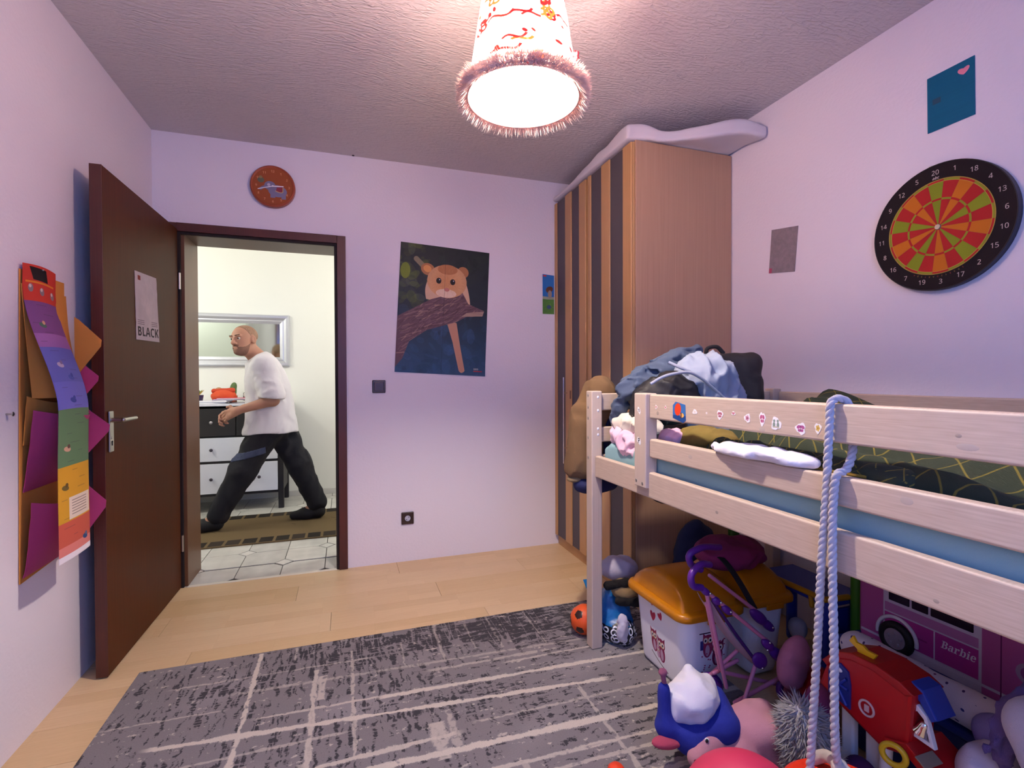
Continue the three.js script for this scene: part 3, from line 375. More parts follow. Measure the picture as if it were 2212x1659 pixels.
{ // animal poster
  const pt = cv(800, 1120, (g, w, h) => {
    const bg = g.createLinearGradient(0, 0, 0, h); bg.addColorStop(0, '#20292b'); bg.addColorStop(0.45, '#1f2b36'); bg.addColorStop(1, '#2a4a6c'); g.fillStyle = bg; g.fillRect(0, 0, w, h);
    for (let i = 0; i < 300; i++) { const x = rr(0, w), y = rr(0, h), left = x < 300 && y < 520; g.globalAlpha = rr(0.05, 0.28); g.fillStyle = left ? ['#5a6a2a', '#7f8f2c', '#39473a', '#6f7a5c'][i % 4] : y > 560 ? ['#2f5a86', '#1a3148', '#3b5f90', '#22415c'][i % 4] : ['#18201f', '#223034', '#0f1718', '#25382e'][i % 4]; g.beginPath(); g.ellipse(x, y, rr(10, 70), rr(8, 46), rr(0, 3), 0, 7); g.fill(); }
    g.globalAlpha = 0.85; g.fillStyle = '#6d7f22'; g.beginPath(); g.ellipse(50, 240, 42, 70, 0, 0, 7); g.fill(); g.globalAlpha = 1;
    g.lineCap = 'round'; g.strokeStyle = '#7a715c'; g.lineWidth = 46; g.beginPath(); g.moveTo(140, 130); g.lineTo(255, 230); g.stroke();
    // tail
    g.fillStyle = '#b98a72'; g.beginPath(); g.moveTo(425, 640); g.lineTo(520, 660); g.lineTo(560, 860); g.lineTo(610, 1080); g.quadraticCurveTo(580, 1120, 555, 1080); g.lineTo(490, 830); g.closePath(); g.fill();
    // body behind the branch
    g.fillStyle = '#c9a58a'; g.beginPath(); g.moveTo(240, 470); g.quadraticCurveTo(200, 330, 300, 240); g.lineTo(560, 230); g.quadraticCurveTo(630, 360, 640, 520); g.closePath(); g.fill();
    // branch
    g.fillStyle = '#5d4650'; g.beginPath(); g.moveTo(0, 640); g.lineTo(280, 470); g.lineTo(420, 420); g.lineTo(560, 380); g.lineTo(620, 480); g.lineTo(770, 530); g.lineTo(760, 575); g.lineTo(600, 600); g.lineTo(520, 650); g.lineTo(260, 740); g.lineTo(110, 850); g.lineTo(60, 1000); g.lineTo(0, 1080); g.closePath(); g.fill();
    g.save(); g.clip(); for (let i = 0; i < 700; i++) { const x = rr(0, 780), y = 640 - x * 0.33 + rr(-60, 380); g.globalAlpha = rr(0.15, 0.6); g.strokeStyle = ['#8a6f72', '#3f2a30', '#a58a7c', '#70575f', '#b99a80', '#4a3238'][i % 6]; g.lineWidth = rr(2, 10); g.beginPath(); g.moveTo(x, y); g.lineTo(x + rr(20, 90), y - rr(8, 50)); g.stroke(); } g.restore(); g.globalAlpha = 1;
    g.fillStyle = '#9b8478'; g.beginPath(); g.moveTo(560, 600); g.lineTo(610, 560); g.lineTo(770, 535); g.lineTo(755, 580); g.lineTo(640, 590); g.closePath(); g.fill();
    // head
    const fur = g.createRadialGradient(410, 320, 30, 410, 320, 210); fur.addColorStop(0, '#c58a5c'); fur.addColorStop(0.6, '#c9986c'); fur.addColorStop(1, '#b98c68'); g.fillStyle = '#a06c48'; g.beginPath(); g.ellipse(245, 210, 62, 52, 0.3, 0, 7); g.fill(); g.beginPath(); g.ellipse(560, 205, 52, 50, 0, 0, 7); g.fill(); g.fillStyle = '#cf9155'; g.beginPath(); g.ellipse(240, 205, 36, 30, 0.3, 0, 7); g.fill();
    g.fillStyle = fur; g.beginPath(); g.ellipse(420, 300, 178, 145, 0, 0, 7); g.fill(); g.fillStyle = '#a96f48'; g.beginPath(); g.ellipse(420, 195, 90, 44, 0, 0, 7); g.fill(); g.fillStyle = '#dcc0a8'; g.beginPath(); g.ellipse(415, 405, 92, 38, 0, 0, 7); g.fill();
    for (let i = 0; i < 500; i++) { const a = rr(0, 6.28), r = rr(20, 165); g.globalAlpha = rr(0.1, 0.35); g.strokeStyle = ['#e0b48c', '#8a5a38', '#d6a276', '#b57e52'][i % 4]; g.lineWidth = 2; const x = 420 + Math.cos(a) * r, y = 300 + Math.sin(a) * r * 0.8; g.beginPath(); g.moveTo(x, y); g.lineTo(x + Math.cos(a) * 22, y + Math.sin(a) * 20); g.stroke(); } g.globalAlpha = 1;
    for (const x of [345, 470]) { g.fillStyle = '#140f16'; g.beginPath(); g.ellipse(x, 300, 23, 26, 0, 0, 7); g.fill(); g.fillStyle = '#b9bdd6'; g.beginPath(); g.arc(x + 7, 290, 5, 0, 7); g.fill(); }
    g.fillStyle = '#b9756a'; g.beginPath(); g.ellipse(420, 372, 24, 17, 0, 0, 7); g.fill();
    // folds of the paper, imprint in the corner
    g.fillStyle = 'rgba(10,14,24,.35)'; g.fillRect(398, 0, 3, h); g.fillRect(0, 560, w, 2); g.fillStyle = '#bdb6b0'; g.font = 'bold 22px sans-serif'; g.fillText('GEO', 690, 1068); g.fillStyle = '#b8323a'; g.fillRect(690, 1076, 80, 8);
  });
  const t = thing('animal_poster', 'large dark poster of a golden dormouse on a branch on the back wall', 'poster', [0.61, 1.17, 0]);
  part('paper', panel([0.342, 2.019, 0.0028], [0.919, 1.99, 0.0028], [0.884, 1.171, 0.0028], [0.297, 1.202, 0.0028], 0.0018, 16, 20, (u, v) => 0.0012 * (1 + Math.sin(u * 6.28 * 2)) * v + (v > 0.93 ? (v - 0.93) * 0.12 * Math.abs(u - 0.4) : 0)), print(pt, { roughness: 0.5 }), t);
}
{ // small poster half behind the wardrobe
  const pt = cv(256, 512, (g, w, h) => { g.fillStyle = '#2d6fb4'; g.fillRect(0, 0, w, 300); g.fillStyle = '#9aa08a'; g.fillRect(0, 285, w, 40); g.fillStyle = '#4f7f3c'; g.fillRect(0, 320, w, 192); g.fillStyle = '#c23b3b'; g.fillRect(14, 10, 70, 18); g.fillStyle = '#5f3a2a'; g.beginPath(); g.ellipse(150, 190, 80, 40, -0.2, 0, 7); g.fill(); g.fillStyle = '#9a8f84'; g.beginPath(); g.ellipse(160, 250, 44, 52, 0, 0, 7); g.fill(); g.fillStyle = '#7c8f55'; for (let i = 0; i < 60; i++) g.fillRect(rr(0, w), rr(340, 500), rr(4, 20), 3); g.fillStyle = '#394f78'; g.beginPath(); g.ellipse(140, 420, 50, 26, 0, 0, 7); g.fill(); });
  const t = thing('picture_card', 'small blue and green picture on the back wall half hidden by the wardrobe', 'picture', [1.34, 1.6, 0]);
  part('paper', panel([1.3, 1.876, 0.002], [1.386, 1.87, 0.002], [1.386, 1.602, 0.002], [1.3, 1.602, 0.002], 0.0015), print(pt), t);
}
{
  const t = thing('light_switch', 'dark brown square light switch on the back wall beside the door', 'switch', [0.202, 1.11, 0]);
  part('switch_frame', box(0.162, 0.242, 1.07, 1.15, 0.0005, 0.011, 0.005), plastic('#3a2620'), t); part('rocker', box(0.174, 0.23, 1.082, 1.138, 0.008, 0.0145, 0.004), plastic('#3d2922'), t);
  const s = thing('wall_socket', 'dark brown power socket with a pale child guard low on the back wall', 'socket', [0.372, 0.275, 0]);
  part('socket_frame', box(0.333, 0.411, 0.236, 0.314, 0.0005, 0.011, 0.005), plastic('#33211c'), s); part('socket_ring', new THREE.TorusGeometry(0.021, 0.0025, 8, 32).translate(0.372, 0.275, 0.011), plastic('#2a1a16'), s);
  part('socket_insert', cyl([0.372, 0.275, 0.009], 0.0175, 0.006, 'z'), plastic('#b9bccb'), s, 'pale plastic child guard'); part('pin_hole', merge([cyl([0.365, 0.268, 0.0122], 0.003, 0.001, 'z', 10), cyl([0.379, 0.282, 0.0122], 0.003, 0.001, 'z', 10)]), M.black, s);
}
{ // right wall
  const a = thing('teal_card', 'teal square card with a small pink heart high on the right wall', 'card', [XR, 2.04, 2.02]);
  const at = cv(256, 400, (g, w, h) => { g.fillStyle = '#04587a'; g.fillRect(0, 0, w, h); for (let i = 0; i < 80; i++) { g.globalAlpha = 0.1; g.fillStyle = i % 2 ? '#0b6488' : '#034c6a'; g.fillRect(0, rr(0, h), w, 3); } g.globalAlpha = 1; g.fillStyle = '#e2869c'; g.beginPath(); g.moveTo(200, 95); g.bezierCurveTo(150, 66, 168, 30, 200, 52); g.bezierCurveTo(236, 28, 246, 68, 200, 95); g.fill(); g.fillStyle = '#27465c'; g.fillRect(30, 170, 46, 40); });
  part('paper', panel([XR - 0.003, 2.241, 1.948], [XR - 0.003, 2.241, 2.092], [XR - 0.003, 2.042, 2.095], [XR - 0.003, 2.042, 1.951], 0.0015), print(at), a);
  const b = thing('grey_card', 'plain grey rectangular card on the right wall left of the dartboard', 'card', [XR, 1.66, 1.32]);
  const bt = cv(256, 360, (g, w, h) => { g.fillStyle = '#847a80'; g.fillRect(0, 0, w, h); for (let i = 0; i < 500; i++) { g.globalAlpha = 0.12; g.fillStyle = i % 2 ? '#958b8f' : '#72686e'; g.beginPath(); g.arc(rr(0, w), rr(0, h), rr(3, 22), 0, 7); g.fill(); } g.globalAlpha = 1; g.fillStyle = '#a84a66'; g.fillRect(0, h - 40, 30, 40); });
  part('paper', panel([XR - 0.003, 1.89, 1.254], [XR - 0.003, 1.868, 1.406], [XR - 0.003, 1.658, 1.388], [XR - 0.003, 1.679, 1.237], 0.0015), print(bt), b);
  // dartboard
  const cy = 1.689, cz = 2.0, R = 0.222, d = thing('dartboard', 'round dartboard with red, green and orange segments and black number ring on the wall', 'dartboard', [XR, cy, cz]);
  const dt = cv(1024, 1024, (g) => { g.fillStyle = '#1b1519'; g.fillRect(0, 0, 1024, 1024); g.translate(512, 512); const K = 512 / R, seg = Math.PI / 10;
    const nums = [20, 1, 18, 4, 13, 6, 10, 15, 2, 17, 3, 19, 7, 16, 8, 11, 14, 9, 12, 5], cols = ['#7d8a22', '#a02426', '#b86a1e', '#a02426'], off = -0.05;
    const wedge = (r0, r1, i, c) => { g.fillStyle = c; g.beginPath(); g.arc(0, 0, r1 * K, -Math.PI / 2 + off + (i - 0.5) * seg, -Math.PI / 2 + off + (i + 0.5) * seg); g.arc(0, 0, r0 * K, -Math.PI / 2 + off + (i + 0.5) * seg, -Math.PI / 2 + off + (i - 0.5) * seg, true); g.fill(); };
    for (let i = 0; i < 20; i++) { const c = cols[i % 4], n = i % 2 ? '#848a28' : '#a02426'; wedge(0.008, 0.165, i, c); wedge(0.158, 0.165, i, n); wedge(0.094, 0.101, i, n); }
    g.strokeStyle = '#b7a34a'; g.lineWidth = 3; for (const r of [0.166, 0.158]) { g.beginPath(); g.arc(0, 0, r * K, 0, 7); g.stroke(); }
    g.strokeStyle = 'rgba(120,110,60,.5)'; g.lineWidth = 2; for (let i = 0; i < 20; i++) { const a = (i + 0.5) * seg + off; g.beginPath(); g.moveTo(Math.cos(a) * 20, Math.sin(a) * 20); g.lineTo(Math.cos(a) * 0.165 * K, Math.sin(a) * 0.165 * K); g.stroke(); }
    g.fillStyle = '#c9bcb4'; g.textAlign = 'center'; g.textBaseline = 'middle'; g.font = '52px sans-serif'; nums.forEach((n, i) => g.fillText(String(n), Math.sin(i * seg + off) * 0.196 * K, -Math.cos(i * seg + off) * 0.196 * K));
    g.font = 'italic bold 30px sans-serif'; g.fillText('abc', Math.sin(off) * 0.177 * K, -Math.cos(off) * 0.177 * K); g.fillStyle = '#7d6a50'; g.font = 'bold 18px sans-serif'; for (let k = -6; k <= 6; k++) { g.save(); g.rotate(Math.PI + k * 0.075); g.fillStyle = ['#8c3a34', '#7d7440', '#8a6636'][(k + 6) % 3]; g.fillText('DARTS'[(k + 10) % 5], 0, -0.176 * K); g.restore(); }
    g.fillStyle = '#b9b4bc'; g.beginPath(); g.arc(0, 0, 22, 0, 7); g.fill(); g.strokeStyle = '#4a4450'; g.lineWidth = 4; g.stroke(); });
  part('board', new THREE.CylinderGeometry(R, R, 0.024, 64, 1, false).rotateZ(Math.PI / 2).translate(XR - 0.0135, cy, cz), std('#252a3c', { roughness: 0.5 }), d);
  const face = new THREE.CircleGeometry(R - 0.002, 64).rotateY(-Math.PI / 2).translate(XR - 0.0262, cy, cz); part('playing_face', face, print(dt, { roughness: 0.8 }), d, 'printed scoring segments');
  part('outer_wire', new THREE.TorusGeometry(R - 0.001, 0.0018, 6, 80).rotateY(Math.PI / 2).translate(XR - 0.0262, cy, cz), M.black, d); part('score_wire', new THREE.TorusGeometry(0.166, 0.0009, 6, 80).rotateY(Math.PI / 2).translate(XR - 0.0267, cy, cz), std('#b09a4a', { metalness: 0.6 }), d);
  part('bullseye', cyl([XR - 0.028, cy, cz], 0.0085, 0.004, 'x', 20), M.metal, d, 'silver bullseye cap'); part('hanger', box(XR - 0.01, XR - 0.001, cy + R - 0.004, cy + R + 0.008, cz - 0.03 - 0.012, cz - 0.03, 0.002), M.metal, d);
}
{ // door print
  const dx = -0.8692, t = thing('door_print', 'crumpled white paper print reading BLACK taped to the open door', 'poster', [-0.87, 1.34, 0.44]);
  const pt = cv(320, 512, (g, w, h) => { g.fillStyle = '#cbc2c4'; g.fillRect(0, 0, w, h); for (let i = 0; i < 60; i++) { g.globalAlpha = 0.1; g.fillStyle = i % 2 ? '#e0d8d8' : '#b4aaae'; g.beginPath(); g.moveTo(rr(0, w), rr(0, h)); g.lineTo(rr(0, w), rr(0, h)); g.lineTo(rr(0, w), rr(0, h)); g.fill(); } g.globalAlpha = 1; g.fillStyle = '#2a2427'; g.font = 'bold 96px sans-serif'; g.textAlign = 'center'; g.fillText('BLACK', w / 2, 480, 300); g.fillStyle = '#7a7074'; for (let i = 0; i < 3; i++) { g.fillRect(20, 360 + i * 14, 90, 5); g.fillRect(210, 360 + i * 14, 90, 5); } g.fillStyle = '#8a3b32'; g.fillRect(36, 26, 40, 34); });
  part('paper', panel([dx - 0.0005 - 0.0015, 1.64, 0.585], [dx + 0.002, 1.652, 0.335], [dx + 0.003, 1.343, 0.302], [dx - 0.001, 1.337, 0.577], 0.0012, 12, 12, (u, v) => 0.0022 * Math.abs(N(u * 6, v * 6, 3))), print(pt), t);
}
{ // screw and ceiling fleck on the left wall
  const t = thing('wall_screw', 'small dark screw hook in the left wall near the picture edge', 'hook', [XL, 1.055, 1.257]);
  part('screw', merge([cyl([XL + 0.008, 1.055, 1.257], 0.003, 0.016, 'x', 10), sphere([XL + 0.017, 1.055, 1.257], [0.003, 0.007, 0.007], 12, 8)]), M.metal, t);
}
{ // hanging organiser
  const W = cloth('#d98f3c'), PK = cloth('#b83a74', { roughness: 0.7 }), t = thing('hanging_organiser', 'orange hanging fabric organiser with big pink pockets on the left wall', 'organiser', [XL, 0.52, 1.05]);
  const x0 = XL + 0.006, z0 = 0.925, z1 = 1.19;
  part('backing', panel([x0, 1.515, z1 - 0.003], [x0, 1.515, z0], [x0 , 0.53, z0 + 0.005], [x0, 0.512, z1 + 0.022], 0.004), W, t);
  const pocket = (name, mat, yb, yt, zl, zr, bulge, lean = 0.95) => part(name, sheet(18, 14, (u, v) => { // from the top edge (v = 0) down to the seam
    const z = mix(zl, zr, u), s = Math.pow(Math.sin(Math.PI * clamp(u * 0.96 + 0.02)), 0.55), out = bulge * s * (lean > 0 ? Math.pow(1 - v, lean) : Math.pow(v, -lean)); return V(x0 + 0.005 + out + 0.006 * (lean > 0 ? 1 - v : 0) * N(u * 5, v * 3, yt * 9), mix(yt - 0.035 * s * (lean > 0 ? 1 : 0.3), yb, v), z); }, 0.0025), mat, t);
  pocket('top_flap', W, 1.1, 1.47, z1, z0, 0.1, -1.15);
  pocket('pocket_lining', W, 0.95, 1.115, z1 + 0.004, z0, 0.05, 1);
  pocket('pocket', PK, 0.80, 1.07, z1 + 0.008, z0, 0.115, 0.8); pocket('pocket', PK, 0.528, 0.775, z1 + 0.016, z0, 0.105, 0.6);
  const ear = (mat, y, h, out, z, dz = 0) => part('pocket_corner', sheet(8, 8, (u, v) => { const w = 1 - Math.abs(v - 0.42) / (v < 0.42 ? 0.42 : 0.58); return V(x0 + 0.06 + (out - 0.06) * u * (0.15 + 0.85 * w), y - h * v - 0.01 * u, z + dz * u); }, 0.002), mat, t);
  ear(W, 1.385, 0.19, 0.148, 1.0); ear(PK, 1.235, 0.14, 0.13, 0.985); ear(PK, 1.075, 0.19, 0.165, 0.985); ear(PK, 0.80, 0.2, 0.15, 0.985);
  // growth chart strip hanging over it
  const c = thing('growth_chart', 'long rainbow paper growth chart hanging in front of the orange organiser', 'chart', [XL + 0.06, 0.6, 1.1]);
  const ct = cv(256, 1400, (g, w, h) => { const segs = [['#c0392f', 0, 175], ['#7b4b86', 175, 330], ['#9a67a8', 330, 395], ['#5f62b0', 395, 560], ['#6a69bd', 560, 690], ['#5d7d5a', 690, 960], ['#d09a2c', 960, 1220], ['#c25a48', 1220, 1330], ['#d98078', 1330, 1372], ['#efe6ec', 1372, 1400]];
    for (const [k, a, b] of segs) { g.fillStyle = k; g.fillRect(0, a, w, b - a + 1); }
    for (let i = 0; i < 26; i++) { g.globalAlpha = 0.25; g.fillStyle = '#3a3040'; g.fillRect(rr(10, 160), 190 + i * 44, rr(30, 80), 4); } g.globalAlpha = 1;
    g.fillStyle = '#171217'; g.beginPath(); g.moveTo(40, 10); g.lineTo(160, 14); g.lineTo(176, 74); g.lineTo(66, 70); g.fill(); g.fillStyle = '#d9822c'; g.fillRect(16, 78, 215, 9);
    for (const [x, y] of [[48, 112], [126, 124], [214, 130]]) { g.fillStyle = '#8b7b80'; g.beginPath(); g.ellipse(x, y, 17, 20, 0, 0, 7); g.fill(); g.fillStyle = '#d9c4bc'; g.beginPath(); g.arc(x - 3, y - 9, 9, 0, 7); g.fill(); }
    g.fillStyle = '#e2d1bf'; g.fillRect(70, 1110, 180, 104); g.fillStyle = '#8f7f74'; for (let i = 0; i < 6; i++) g.fillRect(90, 1126 + i * 13, 130, 4);
    for (const [x, y, a, b] of [[76, 290, '#4d6a5c', '#c99a7c'], [90, 480, '#b7a8c0', '#7d6a90'], [60, 880, '#c99f86', '#5a3f38'], [46, 1060, '#6a5a2c', '#5c4a24'], [200, 1330, '#34507e', '#5a6a8a'], [140, 540, '#4652a0', '#37408a'], [110, 650, '#3a4490', '#3a4490']]) { g.fillStyle = a; g.beginPath(); g.ellipse(x, y, 24, 12, 0.2, 0, 7); g.fill(); g.fillStyle = b; g.beginPath(); g.arc(x + 10, y - 12, 10, 0, 7); g.fill(); } });
  const prof = (v) => { const y = mix(1.535, 0.575, v); return [XL + 0.012 + 0.108 * sstep(0.06, 0.5, v) + 0.008 * sstep(0.6, 1, v), y]; };
  part('paper_strip', sheet(8, 60, (u, v) => { const [x, y] = prof(v), zc = 1.09 + 0.045 * sstep(0, 0.45, v) + 0.025 * sstep(0.45, 1, v), w = mix(0.19, 0.2, v); return V(x + 0.006 * Math.sin(u * 3.14), y - 0.02 * v * (0.5 - u) * 0 + 0.006 * Math.sin(u * 3.1) * (1 - v), zc + w * (0.5 - u)); }, 0.0012), print(ct), c);
  part('hook', merge([capBar([XL, 1.53, 1.09], [XL + 0.02, 1.53, 1.09], 0.003)]), M.metal, c);
}

// ---------------------------------------------------------------- on the bed
{
  const sheetM = cloth('#8db4ba'), t = thing('mattress', 'mattress in a pale teal fitted sheet lying in the loft bed', 'mattress', [1.5, 0.778, 2.33]);
  const z0 = 1.35, z1 = 3.3, xa = 1.03, xb = 1.972, yb = 0.7785, yt = 0.898, prof = [];
  for (let i = 0; i <= 4; i++) prof.push([xa, mix(yb, yt - 0.03, i / 4)]); for (let i = 1; i <= 5; i++) { const a = Math.PI - i / 5 * Math.PI / 2; prof.push([xa + 0.03 + 0.03 * Math.cos(a), yt - 0.03 + 0.03 * Math.sin(a)]); }
  for (let i = 1; i <= 30; i++) prof.push([mix(xa + 0.03, xb - 0.03, i / 30), yt]); for (let i = 1; i <= 5; i++) { const a = Math.PI / 2 - i / 5 * Math.PI / 2; prof.push([xb - 0.03 + 0.03 * Math.cos(a), yt - 0.03 + 0.03 * Math.sin(a)]); } for (let i = 1; i <= 3; i++) prof.push([xb, mix(yt - 0.03, yb, i / 3)]);
  const g = sheet(prof.length - 1, 150, (u, v) => { const [x, y] = prof[Math.round(u * (prof.length - 1))], z = mix(z0, z1, v), top = sstep(yt - 0.06, yt, y), e = sstep(0, 0.02, v) * sstep(1, 0.98, v); const w = 0.004 * (1 - Math.abs(N(x * 5 + z * 7, z * 3 - x * 2, 5)) * 2.5) * e + 0.005 * N(x * 9, z * 2.5, 9); return V(x, y - (1 - e) * 0.02 * top + w * top - 0.006 * sstep(1.25, 1.0, x) * sstep(2.0, 2.6, z) * top, z); }, 0.004);
  part('fitted_sheet', boxUV(g), sheetM, t); part('core', box(xa + 0.008, xb - 0.008, yb + 0.004, yt - 0.018, z0 + 0.008, z1 - 0.008, 0.02), M.white, t);
}
{
  const pat = cv(512, 512, (g) => { g.fillStyle = '#242f20'; g.fillRect(0, 0, 512, 512); for (let i = 0; i < 900; i++) { g.globalAlpha = 0.12; g.fillStyle = i % 2 ? '#2b3825' : '#1d271a'; g.fillRect(rr(0, 512), rr(0, 512), 3, 3); } g.globalAlpha = 0.9; g.strokeStyle = '#7a6b26'; g.lineWidth = 5; for (let k = -512; k <= 1024; k += 128) { for (const s of [1, -1]) { g.beginPath(); for (let x = 0; x <= 512; x += 8) g.lineTo(x, k + s * x * 1.0 + 5 * Math.sin(x / 30)); g.stroke(); } } });
  pat.wrapS = pat.wrapT = THREE.RepeatWrapping;
  const m = cloth('#ffffff', { map: rep(pat, 0.34, 0.22), sheenColor: new THREE.Color('#55664a') });
  const t = thing('green_duvet', 'crumpled dark green duvet with yellow diamond lines spread on the bed', 'duvet', [1.5, 0.9, 2.45]);
  const f = (u, v, top) => { const x = mix(1.035, 1.965, u), z = mix(1.74, 3.25, v), zz = z + 0.2 * (1 - u) ** 2 * sstep(0.35, 0, v) + 0.3 * u * -1 * sstep(0.4, 0, v) * 0.6;
    const ed = Math.min(1, Math.min(u, 1 - u) / 0.05, Math.min(v, 1 - v) / 0.05), edge = Math.sqrt(clamp(1 - (1 - ed) ** 2));
    const fold = fold1(N(x * 8 - z * 0.8, z * 1.7 + x, 2)) * mix(0.048, 0.03, sstep(0.2, 0.5, u)) + fold1(N(x * 15 + z, z * 3.5 + x * 3, 6)) * 0.016 + 0.03 * N(x * 3, z * 3, 9);
    const low = 1 - 0.5 * sstep(1.75, 2.15, z) * sstep(0.2, 0.5, u), h = 0.034 + (0.07 * sstep(0.0, 0.3, u) + 0.03 * sstep(0.3, 0.7, u)) * low + 0.035 * sstep(0.5, 1, u) * sstep(0.6, 0.0, v); return V(x, 0.902 + Math.max(0.004, h + fold * (0.5 + 0.5 * low)) * edge * (top ? 1 : 0), zz); };
  part('cover', sheet(80, 110, (u, v) => { const p = f(u, v, true); return p; }, 0.002), m, t);
  // rolled near corner with its dark piping
  part('rolled_edge', sdf(folds(blend([cap([1.07, 0.955, 1.98], [1.05, 0.952, 2.12], 0.022, 0.028), cap([1.05, 0.952, 2.12], [1.06, 0.945, 2.5], 0.028, 0.03)], 0.03), 0.008, 22, [1, 1, 0.5], 3), [1.0, 0.89, 1.9], [1.12, 1.02, 2.56], 0.007), m, t);
  part('piping', merge([tube([[1.045, 0.955, 2.0], [1.022, 0.948, 2.12], [1.02, 0.95, 2.3], [1.03, 0.95, 2.45]], 0.0035, 30, 6), tube([[1.048, 0.948, 2.0], [1.026, 0.94, 2.12], [1.024, 0.942, 2.3], [1.035, 0.94, 2.45]], 0.003, 30, 6)]), cloth('#a8872a'), t, 'mustard piping');
}
const lump = (name, label, cat, c, r, col, o = {}) => { const f0 = o.f ?? ell(c, r, o.e), a = o.amp ?? 0.012, pad = a * 2 + 0.02, k = o.R ?? Math.max(...r) + 0.01, lo = o.lo ?? c.map((v, i) => v - (o.e ? k : r[i]) - pad), hi = o.hi ?? c.map((v, i) => v + (o.e ? k : r[i]) + pad); const f = folds(f0, a, o.freq ?? 11, o.dir ?? [1, 1, 1], o.s ?? c[0] * 10); const t = thing(name, label, cat, [c[0], o.base ?? lo[1], c[2]], o.group); part(o.part ?? 'fabric', sdf(o.floor !== undefined ? (x, y, z) => Math.max(f(x, y, z), o.floor - y) : f, lo, hi, o.h ?? 0.008), o.mat ?? cloth(col), t); return t; };
lump('pillow_case', 'white pillowcase corner poking out between the guard rails of the bed', 'pillow', [1.01, 0.962, 2.185], [0.038, 0.02, 0.165], '#e6e2ea', { amp: 0.009, freq: 18, dir: [1, 1, 0.45], h: 0.005, floor: 0.9495 });
lump('mustard_cloth', 'crumpled mustard yellow cloth on the mattress beside the pink garment', 'clothing', [1.15, 0.95, 1.82], [0.07, 0.045, 0.13], '#75632a', { amp: 0.01, h: 0.007, floor: 0.903 });
lump('pink_garment', 'pale pink garment hanging over the open edge of the mattress', 'clothing', [1.078, 0.9, 1.485], [0.055, 0.055, 0.14], '#e2bcd0', { amp: 0.018, freq: 15, dir: [0.5, 1, 1.2], h: 0.006, e: [0.25, 0, 0], floor: 0.836 });
lump('cream_garment', 'folded cream knitted garment lying on top of the pink one', 'clothing', [1.1, 0.972, 1.47], [0.06, 0.042, 0.15], '#e6dccb', { amp: 0.014, freq: 14, h: 0.006 });
lump('pink_sock', 'small pink crumpled sock behind the short bed post', 'clothing', [1.1, 0.945, 1.715], [0.045, 0.034, 0.06], '#dfaec4', { amp: 0.01, freq: 18, h: 0.005 });
lump('black_jacket', 'black padded jacket heaped at the foot of the bed', 'clothing', [1.24, 1.06, 1.45], [0.165, 0.125, 0.1], '#17161a', { f: blend([ell([1.22, 1.075, 1.53], [0.145, 0.1, 0.08], [0, 0, 0.1]), cap([1.12, 1.05, 1.52], [1.11, 0.97, 1.5], 0.045, 0.04)], 0.06), amp: 0.02, freq: 11, lo: [1.03, 0.88, 1.38], hi: [1.48, 1.25, 1.68], h: 0.009, floor: 0.902, mat: cloth('#17161a', { roughness: 0.55 }) });
lump('denim_jacket', 'faded blue denim jacket lying over the black jacket', 'clothing', [1.22, 1.17, 1.54], [0.17, 0.06, 0.1], '#46536a', { f: blend([ell([1.22, 1.17, 1.41], [0.17, 0.05, 0.075], [0, 0, 0.4]), cap([1.34, 1.235, 1.41], [1.43, 1.272, 1.41], 0.036, 0.026), cap([1.09, 1.11, 1.4], [1.08, 0.99, 1.37], 0.032, 0.028)], 0.04), amp: 0.019, freq: 12, lo: [0.99, 0.88, 1.3], hi: [1.52, 1.36, 1.54], h: 0.0075, floor: 0.902, dir: [0.55, 1.6, 1.1] });
{ const t = lump('grey_sweatpants', 'light blue grey sweatpants with a white drawstring heaped against the black backpack', 'clothing', [1.48, 1.1, 1.53], [0.14, 0.17, 0.1], '#959db0', { f: blend([ell([1.46, 1.15, 1.53], [0.11, 0.1, 0.09], [0, 0, -0.35]), cap([1.5, 1.16, 1.54], [1.6, 1.03, 1.52], 0.085, 0.075), ell([1.52, 0.98, 1.55], [0.13, 0.1, 0.1])], 0.06), amp: 0.022, freq: 11, dir: [1.4, 0.6, 1], lo: [1.28, 0.88, 1.36], hi: [1.72, 1.33, 1.7], h: 0.008, floor: 0.902, s: 4 });
  part('drawstring', merge([tube([[1.172, 1.135, 1.600], [1.208, 1.158, 1.612], [1.255, 1.172, 1.618], [1.327, 1.178, 1.622], [1.380, 1.156, 1.625], [1.434, 1.117, 1.628], [1.489, 1.073, 1.632]], 0.006, 44, 8), tube([[1.273, 1.218, 1.570], [1.304, 1.197, 1.600], [1.340, 1.180, 1.615]], 0.006, 20, 8)]), cloth('#a4a8ba'), t, 'pale drawstring'); t.position.x -= 0.09; }
